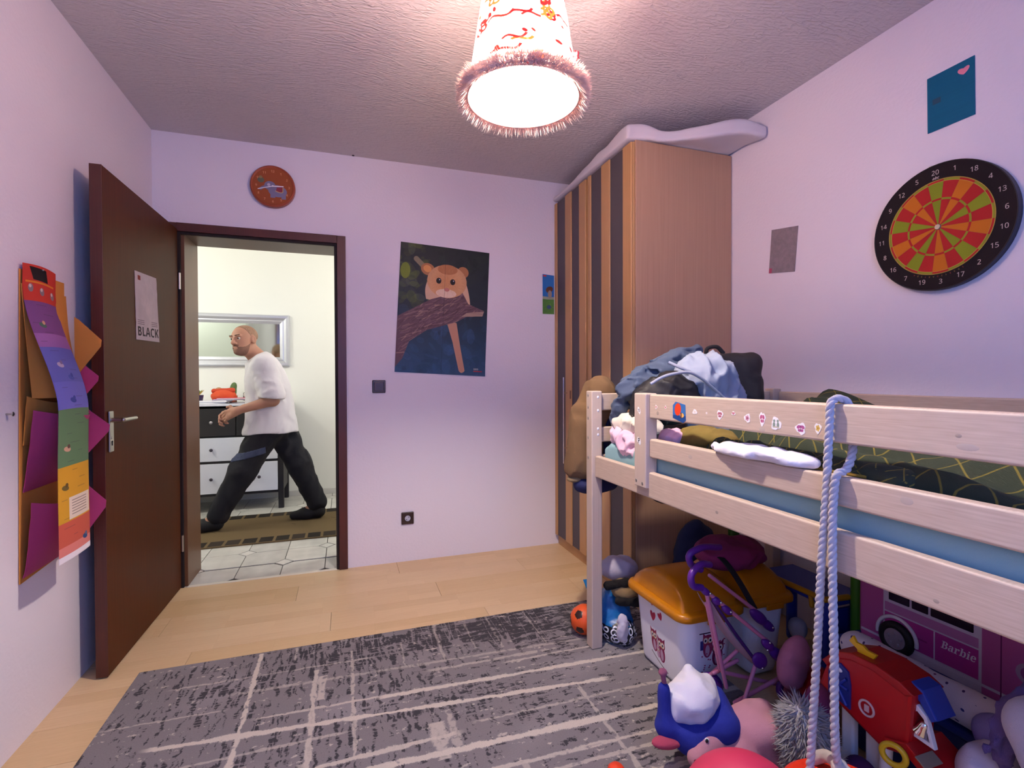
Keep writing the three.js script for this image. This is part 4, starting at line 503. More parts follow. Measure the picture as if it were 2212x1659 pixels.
{ const t = thing('black_backpack', 'black school backpack standing on the bed against the right wall', 'backpack', [1.8, 0.9, 1.4]), m = cloth('#16151b', { roughness: 0.6 });
  const q = new THREE.Quaternion().setFromEuler(new THREE.Euler(0, -0.35, 0.06)).invert(), v = V(0, 0, 0), b = [0.125, 0.165, 0.075], c = [1.775, 1.098, 1.42];
  const rb = (x, y, z) => { v.set(x - c[0], y - c[1], z - c[2]).applyQuaternion(q); const k = 0.045, dx = Math.abs(v.x) - b[0] + k, dy = Math.abs(v.y) - b[1] + k, dz = Math.abs(v.z) - b[2] + k; return Math.hypot(Math.max(dx, 0), Math.max(dy, 0), Math.max(dz, 0)) + Math.min(Math.max(dx, dy, dz), 0) - k; };
  part('bag_body', sdf((x, y, z) => Math.max(folds(rb, 0.006, 9)(x, y, z), 0.902 - y), [1.56, 0.88, 1.24], [1.98, 1.32, 1.6], 0.009), m, t);
  part('grab_handle', tube([[1.69, 1.245, 1.37], [1.69, 1.285, 1.37], [1.73, 1.295, 1.385], [1.76, 1.265, 1.395]], 0.009, 20, 8), m, t);
  part('shoulder_strap', tube([[1.87, 1.22, 1.4], [1.9, 1.1, 1.36], [1.89, 1.0, 1.36], [1.9, 0.93, 1.37]], 0.012, 24, 8), m, t); part('shoulder_strap', tube([[1.62, 1.2, 1.34], [1.6, 1.12, 1.32], [1.61, 1.02, 1.32]], 0.011, 20, 8), m, t);
  part('white_tag', box(1.665, 1.71, 1.168, 1.175, 1.302, 1.306, 0.001), M.white, t, 'white printed tag'); t.position.x -= 0.16; }
{ const t = thing('fleece_jacket', 'tan teddy fleece jacket hanging from the corner post of the bed', 'clothing', [1.02, 0.69, 1.19]), m = plush('#7d6040');
  part('fleece', sdf(folds(blend([cap([1.09, 1.09, 1.19], [1.04, 0.98, 1.19], 0.075, 0.07), cap([1.04, 0.98, 1.19], [1.02, 0.78, 1.19], 0.07, 0.075), cap([1.0, 1.0, 1.2], [0.965, 0.76, 1.2], 0.04, 0.043)], 0.04), 0.009, 12, [1.3, 0.5, 1], 2), [0.87, 0.66, 1.07], [1.2, 1.2, 1.271], 0.008), m, t);
  part('cuff', sdf(ell([0.96, 0.712, 1.2], [0.034, 0.014, 0.03]), [0.91, 0.68, 1.15], [1.01, 0.74, 1.25], 0.005), plush('#a58a62'), t, 'paler ribbed cuff'); }
lump('navy_bag', 'navy blue cloth bag hanging below the fleece jacket at the foot of the bed', 'bag', [1.06, 0.69, 1.205], [0.105, 0.045, 0.055], '#1f2650', { amp: 0.008, h: 0.007, f: blend([ell([1.06, 0.685, 1.205], [0.105, 0.04, 0.05]), cap([1.12, 0.7, 1.21], [1.11, 1.02, 1.22], 0.03, 0.025)], 0.04), lo: [0.92, 0.62, 1.12], hi: [1.2, 1.08, 1.272] });
lump('black_pouch', 'black pouch hanging under the side rail near the wardrobe', 'bag', [1.33, 0.675, 1.36], [0.09, 0.062, 0.07], '#14131a', { amp: 0.006, h: 0.009 });
// ---------------------------------------------------------------- rope swing looped over the guard rail
{
  const t = thing('rope_swing', 'white twisted rope looped over the guard rail with a red disc swing', 'swing', [0.97, 0.28, 2.4]), m = cloth('#d6ced6', { roughness: 0.7 });
  const strand = (pts, R = 0.0042, pitch = 0.046) => { const c = new THREE.CatmullRomCurve3(pts.map((p) => V(...p))), L = c.getLength(), n = Math.round(L / 0.0045), fr = c.computeFrenetFrames(n, false), out = [];
    for (let s = 0; s < 3; s++) { const P = []; for (let i = 0; i <= n; i++) { const a = i / n * L / pitch * 6.2832 + s * 2.0944, p = c.getPointAt(i / n); P.push(p.addScaledVector(fr.normals[i], R * Math.cos(a)).addScaledVector(fr.binormals[i], R * Math.sin(a))); } out.push(new THREE.TubeGeometry(new THREE.CatmullRomCurve3(P), n, R * 1.15, 7, false)); } return merge(out); };
  part('rope', strand([[0.963, 0.285, 2.374], [0.971, 0.57, 2.385], [0.975, 0.775, 2.392], [0.98, 0.916, 2.398], [0.983, 1.06, 2.402], [0.986, 1.108, 2.405], [1.005, 1.113, 2.41], [1.024, 1.1, 2.414], [1.027, 1.0, 2.42], [1.0, 0.962, 2.425], [0.981, 0.955, 2.422], [0.979, 0.9, 2.415], [0.974, 0.734, 2.418], [0.971, 0.589, 2.424], [0.97, 0.372, 2.43], [0.985, 0.335, 2.425]]), m, t);
  part('knot', merge([tube([[0.985, 0.336, 2.425], [1.0, 0.328, 2.40], [1.01, 0.312, 2.37], [1.0, 0.288, 2.345]], 0.013, 20, 10), tube([[0.985, 0.336, 2.43], [0.99, 0.325, 2.455], [0.985, 0.305, 2.475], [0.975, 0.285, 2.485]], 0.014, 20, 10), sphere([0.985, 0.333, 2.428], [0.017, 0.02, 0.017], 14, 10)]), cloth('#dccfc6'), t, 'thick wrapped rope ends');
  part('disc_seat', new THREE.LatheGeometry([[0, 0], [0.11, 0], [0.125, 0.01], [0.125, 0.02], [0.11, 0.032], [0, 0.036]].map((q) => new THREE.Vector2(...q)), 40).translate(0.985, 0.252, 2.445), plastic('#d8351c'), t, 'red plastic disc seat');
}
// ---------------------------------------------------------------- toys under and beside the bed
{ // play ball
  const c = [0.84, 0.157, 2.32], t = thing('play_ball', 'big plain pink play ball lying on the rug at the front', 'ball', [c[0], 0.012, c[2]]); part('ball_skin', sphere(c, 0.145, 48, 32), plastic('#c63358', { roughness: 0.55 }), t); part('valve', sphere([c[0] + 0.06, c[1] - 0.1, c[2] + 0.085], [0.006, 0.002, 0.006], 10, 6), plastic('#b83a5c'), t);
  const b = [1.012, 0.077, 1.194], R = 0.064, f = thing('toy_football', 'small orange football with black pentagons beside the bed post', 'ball', [b[0], 0.012, b[2]]); part('ball_skin', sphere(b, R, 40, 28), plastic('#e2571f', { roughness: 0.5 }), f);
  const g = (1 + Math.sqrt(5)) / 2, turn = new THREE.Quaternion().setFromEuler(new THREE.Euler(0.35, 0.25, 0.2)), vs = []; for (const a of [-1, 1]) for (const k of [-g, g]) vs.push([0, a, k], [a, k, 0], [k, 0, a]);
  for (const v of vs) { const n = V(...v).normalize().applyQuaternion(turn), u = V(0.3, 1, 0.2).cross(n).normalize(), w = n.clone().cross(u), pos = [], idx = [], rings = 5; pos.push(...n.clone().multiplyScalar(R * 1.006).toArray()); for (let r = 1; r <= rings; r++) for (let k = 0; k < 10; k++) { const a = k * 0.62832, rad = (r / rings) * 0.37 * (k % 2 ? 0.83 : 1); const p = n.clone().addScaledVector(u, Math.cos(a) * rad).addScaledVector(w, Math.sin(a) * rad).normalize().multiplyScalar(R * (r === rings ? 0.997 : 1.006)); pos.push(p.x, p.y, p.z); }
    for (let k = 0; k < 10; k++) { const k2 = (k + 1) % 10; idx.push(0, 1 + k, 1 + k2); for (let r = 0; r < rings - 1; r++) { const a = 1 + r * 10; idx.push(a + k, a + 10 + k, a + 10 + k2, a + k, a + 10 + k2, a + k2); } }
    const q = new THREE.BufferGeometry(); q.setAttribute('position', new THREE.Float32BufferAttribute(pos, 3)); q.setIndex(idx); q.computeVertexNormals(); q.translate(...b); part('pentagon', q, plastic('#2b1512'), f); }
}
{ // blue shopping bag and what is in it
  const pt = cv(256, 256, (g) => { g.fillStyle = '#1168a8'; g.fillRect(0, 0, 256, 256); g.fillStyle = '#15161f'; g.fillRect(0, 150, 256, 106); g.strokeStyle = '#e6e6ee'; g.lineWidth = 7; for (let i = 0; i < 7; i++) for (let j = 0; j < 3; j++) { g.beginPath(); g.ellipse(20 + i * 36, 168 + j * 34, 10, 13, 0.3 * i, 0, 7); g.stroke(); } });
  pt.wrapS = pt.wrapT = THREE.RepeatWrapping;
  const t = thing('shopping_bag', 'blue patterned shopping bag slumped behind the bed post', 'bag', [1.12, 0.013, 1.26]), m = std('#ffffff', { map: rep(pt, 0.22, 0.22), roughness: 0.35 });
  part('bag_body', sdf((x, y, z) => Math.max(folds(blend([ell([1.125, 0.1, 1.225], [0.085, 0.12, 0.07], [0.1, -0.3, 0]), ell([1.13, 0.055, 1.3], [0.07, 0.05, 0.06])], 0.05), 0.01, 13)(x, y, z), 0.0135 - y), [0.94, 0.0, 1.12], [1.26, 0.27, 1.38], 0.007), m, t);
  part('strap', sheet(2, 14, (u, v) => V(0.985 + 0.03 * v + u * 0.026, mix(0.275, 0.16, v), 1.235 + 0.02 * Math.sin(v * 3)), 0.003), plastic('#1a74b2'), t);
  const k = lump('tan_slipper', 'tan and black furry slipper on top of the blue shopping bag', 'slipper', [1.15, 0.235, 1.3], [0.06, 0.045, 0.05], '#a68a5e', { mat: plush('#a5885c'), amp: 0.006, h: 0.006 }); part('black_collar', sdf(folds(blend([cap([1.07, 0.262, 1.3], [1.14, 0.278, 1.33], 0.018, 0.016), cap([1.14, 0.278, 1.33], [1.2, 0.262, 1.32], 0.016, 0.014), cap([1.1, 0.21, 1.345], [1.2, 0.19, 1.34], 0.018, 0.02)], 0.01), 0.004, 30), [1.03, 0.15, 1.26], [1.25, 0.32, 1.39], 0.005), plush('#17120f'), k, 'black trim');
  lump('grey_cloth', 'grey sweatshirt piled behind the orange lid near the wardrobe', 'clothing', [1.17, 0.3, 1.22], [0.09, 0.05, 0.06], '#b7aeb9', { amp: 0.01, h: 0.007 });
  lump('white_towel', 'white cloth stuffed between the shopping bag and the white box', 'clothing', [1.105, 0.1, 1.36], [0.026, 0.06, 0.022], '#cfc8d4', { amp: 0.006, freq: 18, h: 0.005 });
}
function storageBox(x0, x1, z0, z1, H0, label, front) { // tapered tub with a domed lid
  const t = thing('storage_box', label, 'box', [(x0 + x1) / 2, 0.013, (z0 + z1) / 2], 'white storage boxes with orange lids under the bed'), cx = (x0 + x1) / 2, cz = (z0 + z1) / 2, hx = (x1 - x0) / 2, hz = (z1 - z0) / 2, y0 = 0.014;
  const ring = (sx, sz, y, r, n = 9) => { const o = []; for (const [a, b, st] of [[1, 1, 0], [-1, 1, 1], [-1, -1, 2], [1, -1, 3]]) for (let i = 0; i < n; i++) { const q = (st + i / (n - 1)) * Math.PI / 2; o.push([cx + a * (sx - r) + Math.cos(q) * r, y, cz + b * (sz - r) + Math.sin(q) * r]); } return o; };
  const loft = (rs) => { const n = rs[0].length, pos = [], idx = [], uv = []; rs.forEach((r, j) => { const cum = [0]; for (let i = 1; i <= n; i++) cum.push(cum[i - 1] + Math.hypot(r[i % n][0] - r[i - 1][0], r[i % n][2] - r[i - 1][2])); for (let i = 0; i <= n; i++) { pos.push(...r[i % n]); uv.push(1 - cum[i] / cum[n], (r[0][1] - rs[0][0][1]) / (rs[rs.length - 1][0][1] - rs[0][0][1] || 1)); } }); const w = n + 1; for (let j = 0; j < rs.length - 1; j++) for (let i = 0; i < n; i++) idx.push(j * w + i, (j + 1) * w + i, j * w + i + 1, j * w + i + 1, (j + 1) * w + i, (j + 1) * w + i + 1); const g = new THREE.BufferGeometry(); g.setAttribute('position', new THREE.Float32BufferAttribute(pos, 3)); g.setAttribute('uv', new THREE.Float32BufferAttribute(uv, 2)); g.setIndex(idx); g.computeVertexNormals(); return g; };
  const R = 0.05, pt = cv(2048, 512, (g, w, h) => { g.fillStyle = '#f0eef2'; g.fillRect(0, 0, w, h);
    const heart = (x, y, s, c) => { g.fillStyle = c; g.beginPath(); g.moveTo(x, y + s); g.bezierCurveTo(x - s * 1.6, y - s * 0.2, x - s * 0.7, y - s * 1.3, x, y - s * 0.4); g.bezierCurveTo(x + s * 0.7, y - s * 1.3, x + s * 1.6, y - s * 0.2, x, y + s); g.fill(); };
    const owl = (x, y, s, c) => { g.fillStyle = c; g.beginPath(); g.ellipse(x, y + s * 0.55, s * 0.72, s, 0, 0, 7); g.fill(); g.beginPath(); g.ellipse(x, y - s * 0.3, s * 0.8, s * 0.62, 0, 0, 7); g.fill(); g.beginPath(); g.moveTo(x - s * 0.75, y - s * 1.15); g.lineTo(x - s * 0.2, y - s * 0.7); g.lineTo(x + s * 0.2, y - s * 0.7); g.lineTo(x + s * 0.75, y - s * 1.15); g.lineTo(x + s * 0.7, y); g.lineTo(x - s * 0.7, y); g.fill(); for (const k of [-1, 1]) { g.fillStyle = '#e6cf9c'; g.beginPath(); g.arc(x + k * s * 0.34, y - s * 0.3, s * 0.33, 0, 7); g.fill(); g.fillStyle = '#f4eff2'; g.beginPath(); g.arc(x + k * s * 0.34, y - s * 0.3, s * 0.24, 0, 7); g.fill(); g.fillStyle = '#2a1420'; g.beginPath(); g.arc(x + k * s * 0.34, y - s * 0.28, s * 0.14, 0, 7); g.fill(); } g.fillStyle = '#d9a13c'; g.beginPath(); g.moveTo(x - s * 0.12, y - s * 0.1); g.lineTo(x + s * 0.12, y - s * 0.1); g.lineTo(x, y + s * 0.14); g.fill(); g.fillStyle = '#c9a6bd'; g.beginPath(); g.ellipse(x, y + s * 0.8, s * 0.34, s * 0.6, 0, 0, 7); g.fill(); };
    g.save(); g.translate(front * w, 0); heart(-40, 60, 26, '#b02845'); heart(-30, 150, 38, '#b02845'); g.save(); g.translate(60, 120); g.rotate(-0.5); heart(0, 0, 30, '#b02845'); g.restore(); owl(-36, 300, 58, '#96294c'); owl(62, 330, 62, '#8d2350'); owl(12, 370, 28, '#c98aa8'); g.strokeStyle = '#4c3a2e'; g.lineWidth = 6; g.beginPath(); g.moveTo(-90, 400); g.quadraticCurveTo(10, 450, 130, 470); g.stroke(); g.restore();
    g.save(); g.translate(((front + 0.25) % 1) * w, 0); owl(0, 200, 60, '#9b3158'); owl(90, 260, 62, '#7d2350'); g.fillStyle = '#3a3a80'; g.fillRect(-70, 180, 30, 60); g.fillStyle = '#b0476a'; for (let i = 0; i < 40; i++) g.fillRect(rr(-60, 150), rr(180, 420), 14, 8); g.fillStyle = '#4f79b8'; g.fillRect(-60, 420, 60, 40); g.fillStyle = '#2c1430'; g.fillRect(-80, 130, 120, 7); g.restore(); });
  pt.wrapS = THREE.RepeatWrapping;
  const tub = loft([ring(hx - 0.06, hz - 0.05, y0, 0.03), ring(hx - 0.048, hz - 0.04, y0 + 0.02, R), ring(hx - 0.03, hz - 0.022, H0 - 0.02, R), ring(hx - 0.026, hz - 0.018, H0, R)].reverse()); const uv = tub.attributes.uv; for (let i = 0; i < uv.count; i++) uv.setY(i, 1 - uv.getY(i));
  const bottom = box(cx - hx + 0.08, cx + hx - 0.08, y0 - 0.001, y0 + 0.006, cz - hz + 0.065, cz + hz - 0.065, 0.002);
  part('tub', tub, print(pt, { roughness: 0.35, side: THREE.DoubleSide }), t, 'white tub printed with owls and hearts'); part('tub_floor', bottom, M.white, t);
  const lidM = plastic('#bb7406', { roughness: 0.3 });
  const r0 = ring(hx - 0.006, hz - 0.006, H0 - 0.024, 0.045), r1 = ring(hx, hz, H0 - 0.02, 0.05), r2 = ring(hx, hz, H0 - 0.004, 0.05), r3 = ring(hx - 0.006, hz - 0.006, H0 + 0.006, 0.046), r4 = ring(hx - 0.024, hz - 0.03, H0 + 0.008, 0.035);
  const rim = loft([r0, r1, r2, r3, r4]); rim.index.array.reverse?.(); rim.computeVertexNormals();
  const dome = sheet(24, 24, (u, v) => { const sx = mix(-1, 1, u), sz = mix(-1, 1, v), f = Math.pow(clamp(1 - Math.abs(sz) ** 2.2), 0.6) * Math.pow(clamp(1 - Math.abs(sx) ** 9), 0.5); return V(cx + sx * (hx - 0.022), H0 + 0.007 + 0.088 * f, cz + sz * (hz - 0.026)); }, 0.003);
  const lid = part('lid', merge([dome, rim]), lidM, t, 'glossy orange domed lid'); part('lid_handle', box(cx - 0.04, cx + 0.04, H0 - 0.034, H0 - 0.012, z1 - 0.002, z1 + 0.006, 0.003), lidM, lid);
  return t;
}
storageBox(1.105, 1.402, 1.37, 1.752, 0.315, 'white storage box with owls and an orange lid, the one nearer the bed post', 0.6);
storageBox(1.415, 1.66, 1.34, 1.735, 0.315, 'white storage box with orange lid, behind the doll stroller', 0.1);
{ // doll stroller
  const t = thing('doll_stroller', 'pink and purple folded doll stroller leaning in front of the white boxes', 'stroller', [1.25, 0.013, 1.85]), pk = plastic('#cf7f9f'), pu = plastic('#5b1f86');
  const A = [[1.165, 0.527, 1.82], [1.11, 0.54, 1.84], [1.066, 0.515, 1.85], [1.072, 0.48, 1.85], [1.108, 0.468, 1.85]], B = [[1.25, 0.56, 1.77], [1.15, 0.575, 1.79], [1.105, 0.555, 1.79], [1.115, 0.52, 1.79], [1.155, 0.5, 1.79]];
  part('grip', tube(A, 0.0115, 24, 10), pu, t, 'purple curved grip'); part('grip', tube(B, 0.0115, 24, 10), pu, t, 'purple curved grip');
  const tb = (a, b, r = 0.0068) => part('frame_tube', capBar(a, b, r), pk, t);
  tb([1.108, 0.468, 1.85], [1.375, 0.247, 1.87]); tb([1.19, 0.475, 1.79], [1.42, 0.3, 1.79]); tb([1.127, 0.44, 1.852], [1.212, 0.115, 1.845]); tb([1.132, 0.41, 1.845], [1.2, 0.17, 1.83]);
  tb([1.325, 0.186, 1.86], [1.215, 0.05, 1.9]); tb([1.4, 0.192, 1.865], [1.56, 0.03, 1.86]); tb([1.225, 0.075, 1.87], [1.525, 0.14, 1.865]); tb([1.22, 0.15, 1.82], [1.46, 0.06, 1.82]); tb([1.19, 0.09, 1.76], [1.3, 0.2, 1.8]); tb([1.2, 0.14, 1.8], [1.3, 0.165, 1.8]);
  const joint = (c, r) => part('joint', sdf((x, y, z) => ell(c, r, [0, 0, -0.7])(x, y, z), c.map((v) => v - 0.07), c.map((v) => v + 0.07), 0.005), pu, t);
  joint([1.12, 0.455, 1.852], [0.022, 0.012, 0.011]); joint([1.16, 0.42, 1.856], [0.02, 0.013, 0.013]); joint([1.2, 0.385, 1.86], [0.026, 0.013, 0.013]); joint([1.36, 0.247, 1.875], [0.034, 0.016, 0.013]); joint([1.4, 0.207, 1.875], [0.045, 0.02, 0.014]); joint([1.33, 0.197, 1.87], [0.035, 0.026, 0.012]); joint([1.4, 0.3, 1.795], [0.05, 0.02, 0.014]); joint([1.44, 0.265, 1.795], [0.04, 0.016, 0.012]);
  for (const p of [[1.13, 0.452, 1.865], [1.168, 0.418, 1.87], [1.205, 0.383, 1.874], [1.355, 0.262, 1.889], [1.345, 0.239, 1.889], [1.425, 0.202, 1.89], [1.415, 0.192, 1.89], [1.33, 0.177, 1.883], [1.45, 0.26, 1.81]]) part('rivet', sphere(p, 0.0042, 10, 8), M.chrome, t);
  part('seat_sling', sheet(6, 30, (u, v) => { const p = [mix(1.14, 1.345, v), mix(0.425, 0.18, v) - 0.02 * Math.sin(v * 3.14) - 0.035 * Math.sin(u * 3.14) * 0.6, mix(1.85, 1.79, u)]; return V(...p); }, 0.002), cloth('#c3a4b0', { side: THREE.DoubleSide }), t, 'pale fabric seat'); part('sling_edge', tube([[1.15, 0.42, 1.852], [1.24, 0.3, 1.85], [1.33, 0.18, 1.862]], 0.006, 24, 8), cloth('#4b1a6a'), t);
  const wheel = (x, y, z, r, ry) => { const w = part('wheel', new THREE.LatheGeometry([[0, -0.011], [r - 0.004, -0.011], [r, -0.006], [r, 0.006], [r - 0.004, 0.011], [r * 0.72, 0.012], [r * 0.7, 0.007], [0, 0.007]].map((q) => new THREE.Vector2(...q)), 32).rotateX(Math.PI / 2).rotateY(ry).translate(x, y, z), pu, t); part('wheel_hub', new THREE.CylinderGeometry(r * 0.66, r * 0.66, 0.006, 24).rotateX(Math.PI / 2).rotateY(ry).translate(x + Math.sin(ry) * 0.009, y, z + Math.cos(ry) * 0.009), plastic('#b2627c'), w, 'pink hub'); };
  wheel(1.19, 0.07, 1.785, 0.05, -0.25); wheel(1.215, 0.063, 1.755, 0.05, -0.25); wheel(1.475, 0.065, 1.86, 0.05, -0.2);
}
{ // pink bus
  const t = thing('toy_bus', 'pink toy camper bus with white trim standing under the bed by the wall', 'toy bus', [1.83, 0.2, 2.15]), Y0 = 0.235, Y1 = 0.56, za = 1.9, zb = 2.62, fx = 1.745;
  const pt = cv(1024, 512, (g, w, h) => { const X = (z) => (z - za) / (zb - za) * w, Y = (y) => h - (y - Y0) / (Y1 - Y0) * h; g.fillStyle = '#b65a9a'; g.fillRect(0, 0, w, h); g.fillStyle = '#cfc4d8'; g.fillRect(X(1.98), Y(0.5), X(2.27) - X(1.98), h); g.fillStyle = '#b878b0'; g.fillRect(X(1.985), Y(0.395), X(2.262) - X(1.985), Y(0.365) - Y(0.395)); g.fillStyle = '#b23a94'; g.fillRect(X(1.985), Y(0.36), X(2.262) - X(1.985), Y(0.27) - Y(0.36)); g.fillStyle = '#d8cce0'; g.fillRect(X(2.14), Y(0.36), 6, Y(0.26) - Y(0.36)); g.fillRect(0, Y(0.265), w, 14); g.fillStyle = '#8f2a78'; g.fillRect(X(2.09), Y(0.315), 44, 8);
    g.save(); g.fillStyle = '#eadfee'; g.font = 'italic bold 50px serif'; g.translate(X(2.16), Y(0.318)); g.scale(0.8, 1.05); g.fillText('Barbie', 0, 0); g.restore(); g.fillStyle = '#6e2a5e'; g.fillRect(X(2.315), Y(0.5), 5, h); g.fillStyle = '#a98aac'; g.beginPath(); g.arc(X(2.385), Y(0.35), 50, 0, 7); g.fill(); g.fillStyle = '#8d4f86'; g.beginPath(); g.arc(X(2.385), Y(0.35), 34, 0, 7); g.fill(); g.fillStyle = '#c7a9c6'; g.fillRect(X(2.375), Y(0.37), 16, 36); });
  const side = new THREE.PlaneGeometry(zb - za - 0.03, Y1 - Y0 - 0.01).rotateY(-Math.PI / 2).translate(fx - 0.0006, (Y0 + Y1) / 2, (za + zb) / 2);
  part('bus_body', box(fx, 1.965, Y0, Y1, za, zb, 0.02), plastic('#b65a9a'), t); part('side_trim', side, print(pt, { roughness: 0.4 }), t, 'printed pink and white side');
  for (const [a, b] of [[2.01, 2.075], [2.082, 2.13], [2.137, 2.25]]) part('bus_window', box(fx - 0.004, fx + 0.002, 0.405, 0.47, a, b, 0.008), plastic('#241426', { roughness: 0.15 }), t);
  const arch = new THREE.TorusGeometry(0.062, 0.006, 8, 40, Math.PI * 1.1).rotateZ(-0.15).rotateY(-Math.PI / 2).translate(fx - 0.004, 0.292, 2.037); part('wheel_arch', arch, M.white, t);
  for (const z of [2.037, 2.5]) { const w = part('bus_wheel', new THREE.LatheGeometry([[0, -0.014], [0.046, -0.014], [0.055, -0.008], [0.055, 0.008], [0.046, 0.014], [0.036, 0.014], [0.034, 0.008], [0, 0.008]].map((q) => new THREE.Vector2(...q)), 36).rotateZ(Math.PI / 2).translate(fx - 0.002, 0.285, z), plastic('#131016', { roughness: 0.6 }), t); part('wheel_rim', merge([cyl([fx - 0.012, 0.285, z], 0.033, 0.006, 'x', 28), ...[0, 1, 2, 3, 4].map((k) => sphere([fx - 0.0155, 0.285 + 0.02 * Math.cos(k * 1.2566), z + 0.02 * Math.sin(k * 1.2566)], [0.002, 0.007, 0.005], 10, 6))]), std('#a8a0ac', { roughness: 0.4, metalness: 0.3 }), w, 'silver wheel rim'); }
  const u = thing('toy_chest', 'blue cloth covered chest under the pink toy bus', 'chest', [1.82, 0.001, 2.2]); part('chest_body', box(1.68, 1.97, 0.001, 0.205, 1.88, 2.75, 0.02), cloth('#24378e'), u); part('chest_lid', box(1.665, 1.975, 0.206, 0.231, 1.87, 2.76, 0.01), cloth('#2a44a6'), u);
}
{ // bolster
  const a = [1.53, 0.305, 2.06], b = [1.51, 0.305, 2.62], t = thing('dotted_bolster', 'long white bolster cushion with small dark dots in front of the bus', 'cushion', [1.52, 0.256, 2.3]);
  const pt = cv(512, 512, (g) => { g.fillStyle = '#d9d6e6'; g.fillRect(0, 0, 512, 512); for (let i = 0; i < 7; i++) for (let j = 0; j < 7; j++) { g.fillStyle = ['#4a3a72', '#7a4a72', '#3a3f88'][(i * 3 + j) % 3]; g.beginPath(); g.ellipse(36 + i * 73 + (j % 2) * 30, 36 + j * 73, 9, 6, 0.4, 0, 7); g.fill(); } }); pt.wrapS = pt.wrapT = THREE.RepeatWrapping;
  part('cushion', sdf(folds(cap(a, b, 0.046), 0.003, 10), [1.44, 0.23, 1.98], [1.61, 0.38, 2.7], 0.009), cloth('#ffffff', { map: rep(pt, 0.26) }), t);
  const s = thing('toy_crate', 'dark blue plastic crate carrying the dotted bolster under the bed', 'crate', [1.52, 0.013, 2.35]); part('crate_body', box(1.49, 1.62, 0.013, 0.24, 2.04, 2.7, 0.015), plastic('#202a5c'), s); part('crate_rim', box(1.485, 1.63, 0.233, 0.256, 2.03, 2.71, 0.008), plastic('#27347a'), s);
}
{ // toy barn, tilted
  const t = thing('toy_barn', 'red plastic toy barn with a blue door and a bell beside the dotted bolster', 'toy barn', [1.36, 0.013, 2.25]), red = plastic('#b3121a'), F = 1.3;
  const bx = (pts, x0, x1, bev = 0.006) => { const g = ext(pts.map(([z, y]) => [z, y]), x1 - x0, bev); g.rotateY(-Math.PI / 2); g.translate(x1, 0, 0); return g; }; // (z, y) outline swept along x
  part('barn_body', bx([[2.128, 0.276], [2.15, 0.345], [2.18, 0.378], [2.22, 0.396], [2.28, 0.4], [2.335, 0.392], [2.358, 0.383], [2.35, 0.262], [2.29, 0.216], [2.19, 0.25]], F, 1.395, 0.01), red, t);
  part('barn_roof', bx([[2.14, 0.352], [2.175, 0.392], [2.222, 0.411], [2.285, 0.414], [2.345, 0.404], [2.372, 0.392], [2.358, 0.384], [2.28, 0.402], [2.222, 0.398], [2.18, 0.382], [2.15, 0.346]], F - 0.012, 1.4, 0.004), plastic('#a80f16'), t);
  const door = part('barn_door', bx([[2.152, 0.268], [2.152, 0.33], [2.165, 0.356], [2.185, 0.364], [2.207, 0.352], [2.213, 0.32], [2.212, 0.256], [2.185, 0.262]], F - 0.006, F + 0.004, 0.002), plastic('#23307e'), t, 'blue barn door');
  part('door_brace', merge([bar([F - 0.008, 0.275, 2.158], [F - 0.008, 0.335, 2.206], 0.004), bar([F - 0.008, 0.335, 2.158], [F - 0.008, 0.262, 2.206], 0.004), bar([F - 0.008, 0.31, 2.156], [F - 0.008, 0.306, 2.21], 0.004)]), plastic('#2b3c9c'), door); part('door_plate', sphere([F - 0.008, 0.349, 2.182], [0.003, 0.007, 0.013], 14, 8), M.white, door, 'small white oval plate');
  part('emblem', merge([new THREE.TorusGeometry(0.019, 0.003, 8, 32).rotateY(-Math.PI / 2).translate(F - 0.0015, 0.285, 2.257), box(F - 0.003, F + 0.001, 0.276, 0.294, 2.251, 2.263, 0.001)]), std('#d9b8b4'), t, 'pale ring emblem');
  part('weather_vane', (() => { const s = new THREE.Shape(); [[-0.035, 0.004], [-0.03, 0.022], [-0.018, 0.012], [0, 0.016], [0.012, 0.012], [0.036, 0.018], [0.032, 0.002], [0.01, -0.004], [0.004, -0.012], [-0.006, -0.012], [-0.01, -0.002]].forEach(([a, b], i) => s[i ? 'lineTo' : 'moveTo'](a, b)); const g = ext(s, 0.008, 0.001); g.rotateY(-Math.PI / 2); g.rotateX(0.25); g.translate(F + 0.02, 0.421, 2.232); return g; })(), plastic('#e0b416'), t, 'yellow weather vane');
  const bs = new THREE.Shape(), bh = new THREE.Path(), bo = [[2.352, 0.28], [2.35, 0.342], [2.366, 0.357], [2.386, 0.342], [2.404, 0.276]], bc = [2.374, 0.31]; bo.forEach(([z, y], i) => { bs[i ? 'lineTo' : 'moveTo'](z, y); const k = 0.74; bh[i ? 'lineTo' : 'moveTo'](mix(bc[0], z, k), mix(bc[1], y, k)); }); bs.holes.push(bh);
  part('bell_frame', ext(bs, 0.014, 0.002).rotateY(-Math.PI / 2).translate(F + 0.03, 0, 0), M.white, t, 'white bell frame');
  part('bell', new THREE.LatheGeometry([[0, 0.024], [0.008, 0.022], [0.011, 0.012], [0.013, 0.002], [0.018, -0.008], [0.0165, -0.008], [0, -0.004]].map((q) => new THREE.Vector2(...q)), 28).rotateX(0.35).translate(F + 0.02, 0.305, 2.377), M.chrome, t, 'shiny silver bell');
  part('blue_roof_piece', bx([[2.338, 0.385], [2.352, 0.402], [2.374, 0.396], [2.404, 0.345], [2.396, 0.338], [2.372, 0.37]], F + 0.02, F + 0.09, 0.004), plastic('#1f3fa6'), t, 'blue roof piece');
  for (const z of [2.165, 2.235]) part('barn_leg', box(F + 0.05, F + 0.075, 0.013, 0.255, z - 0.02, z + 0.018, 0.008), M.white, t);
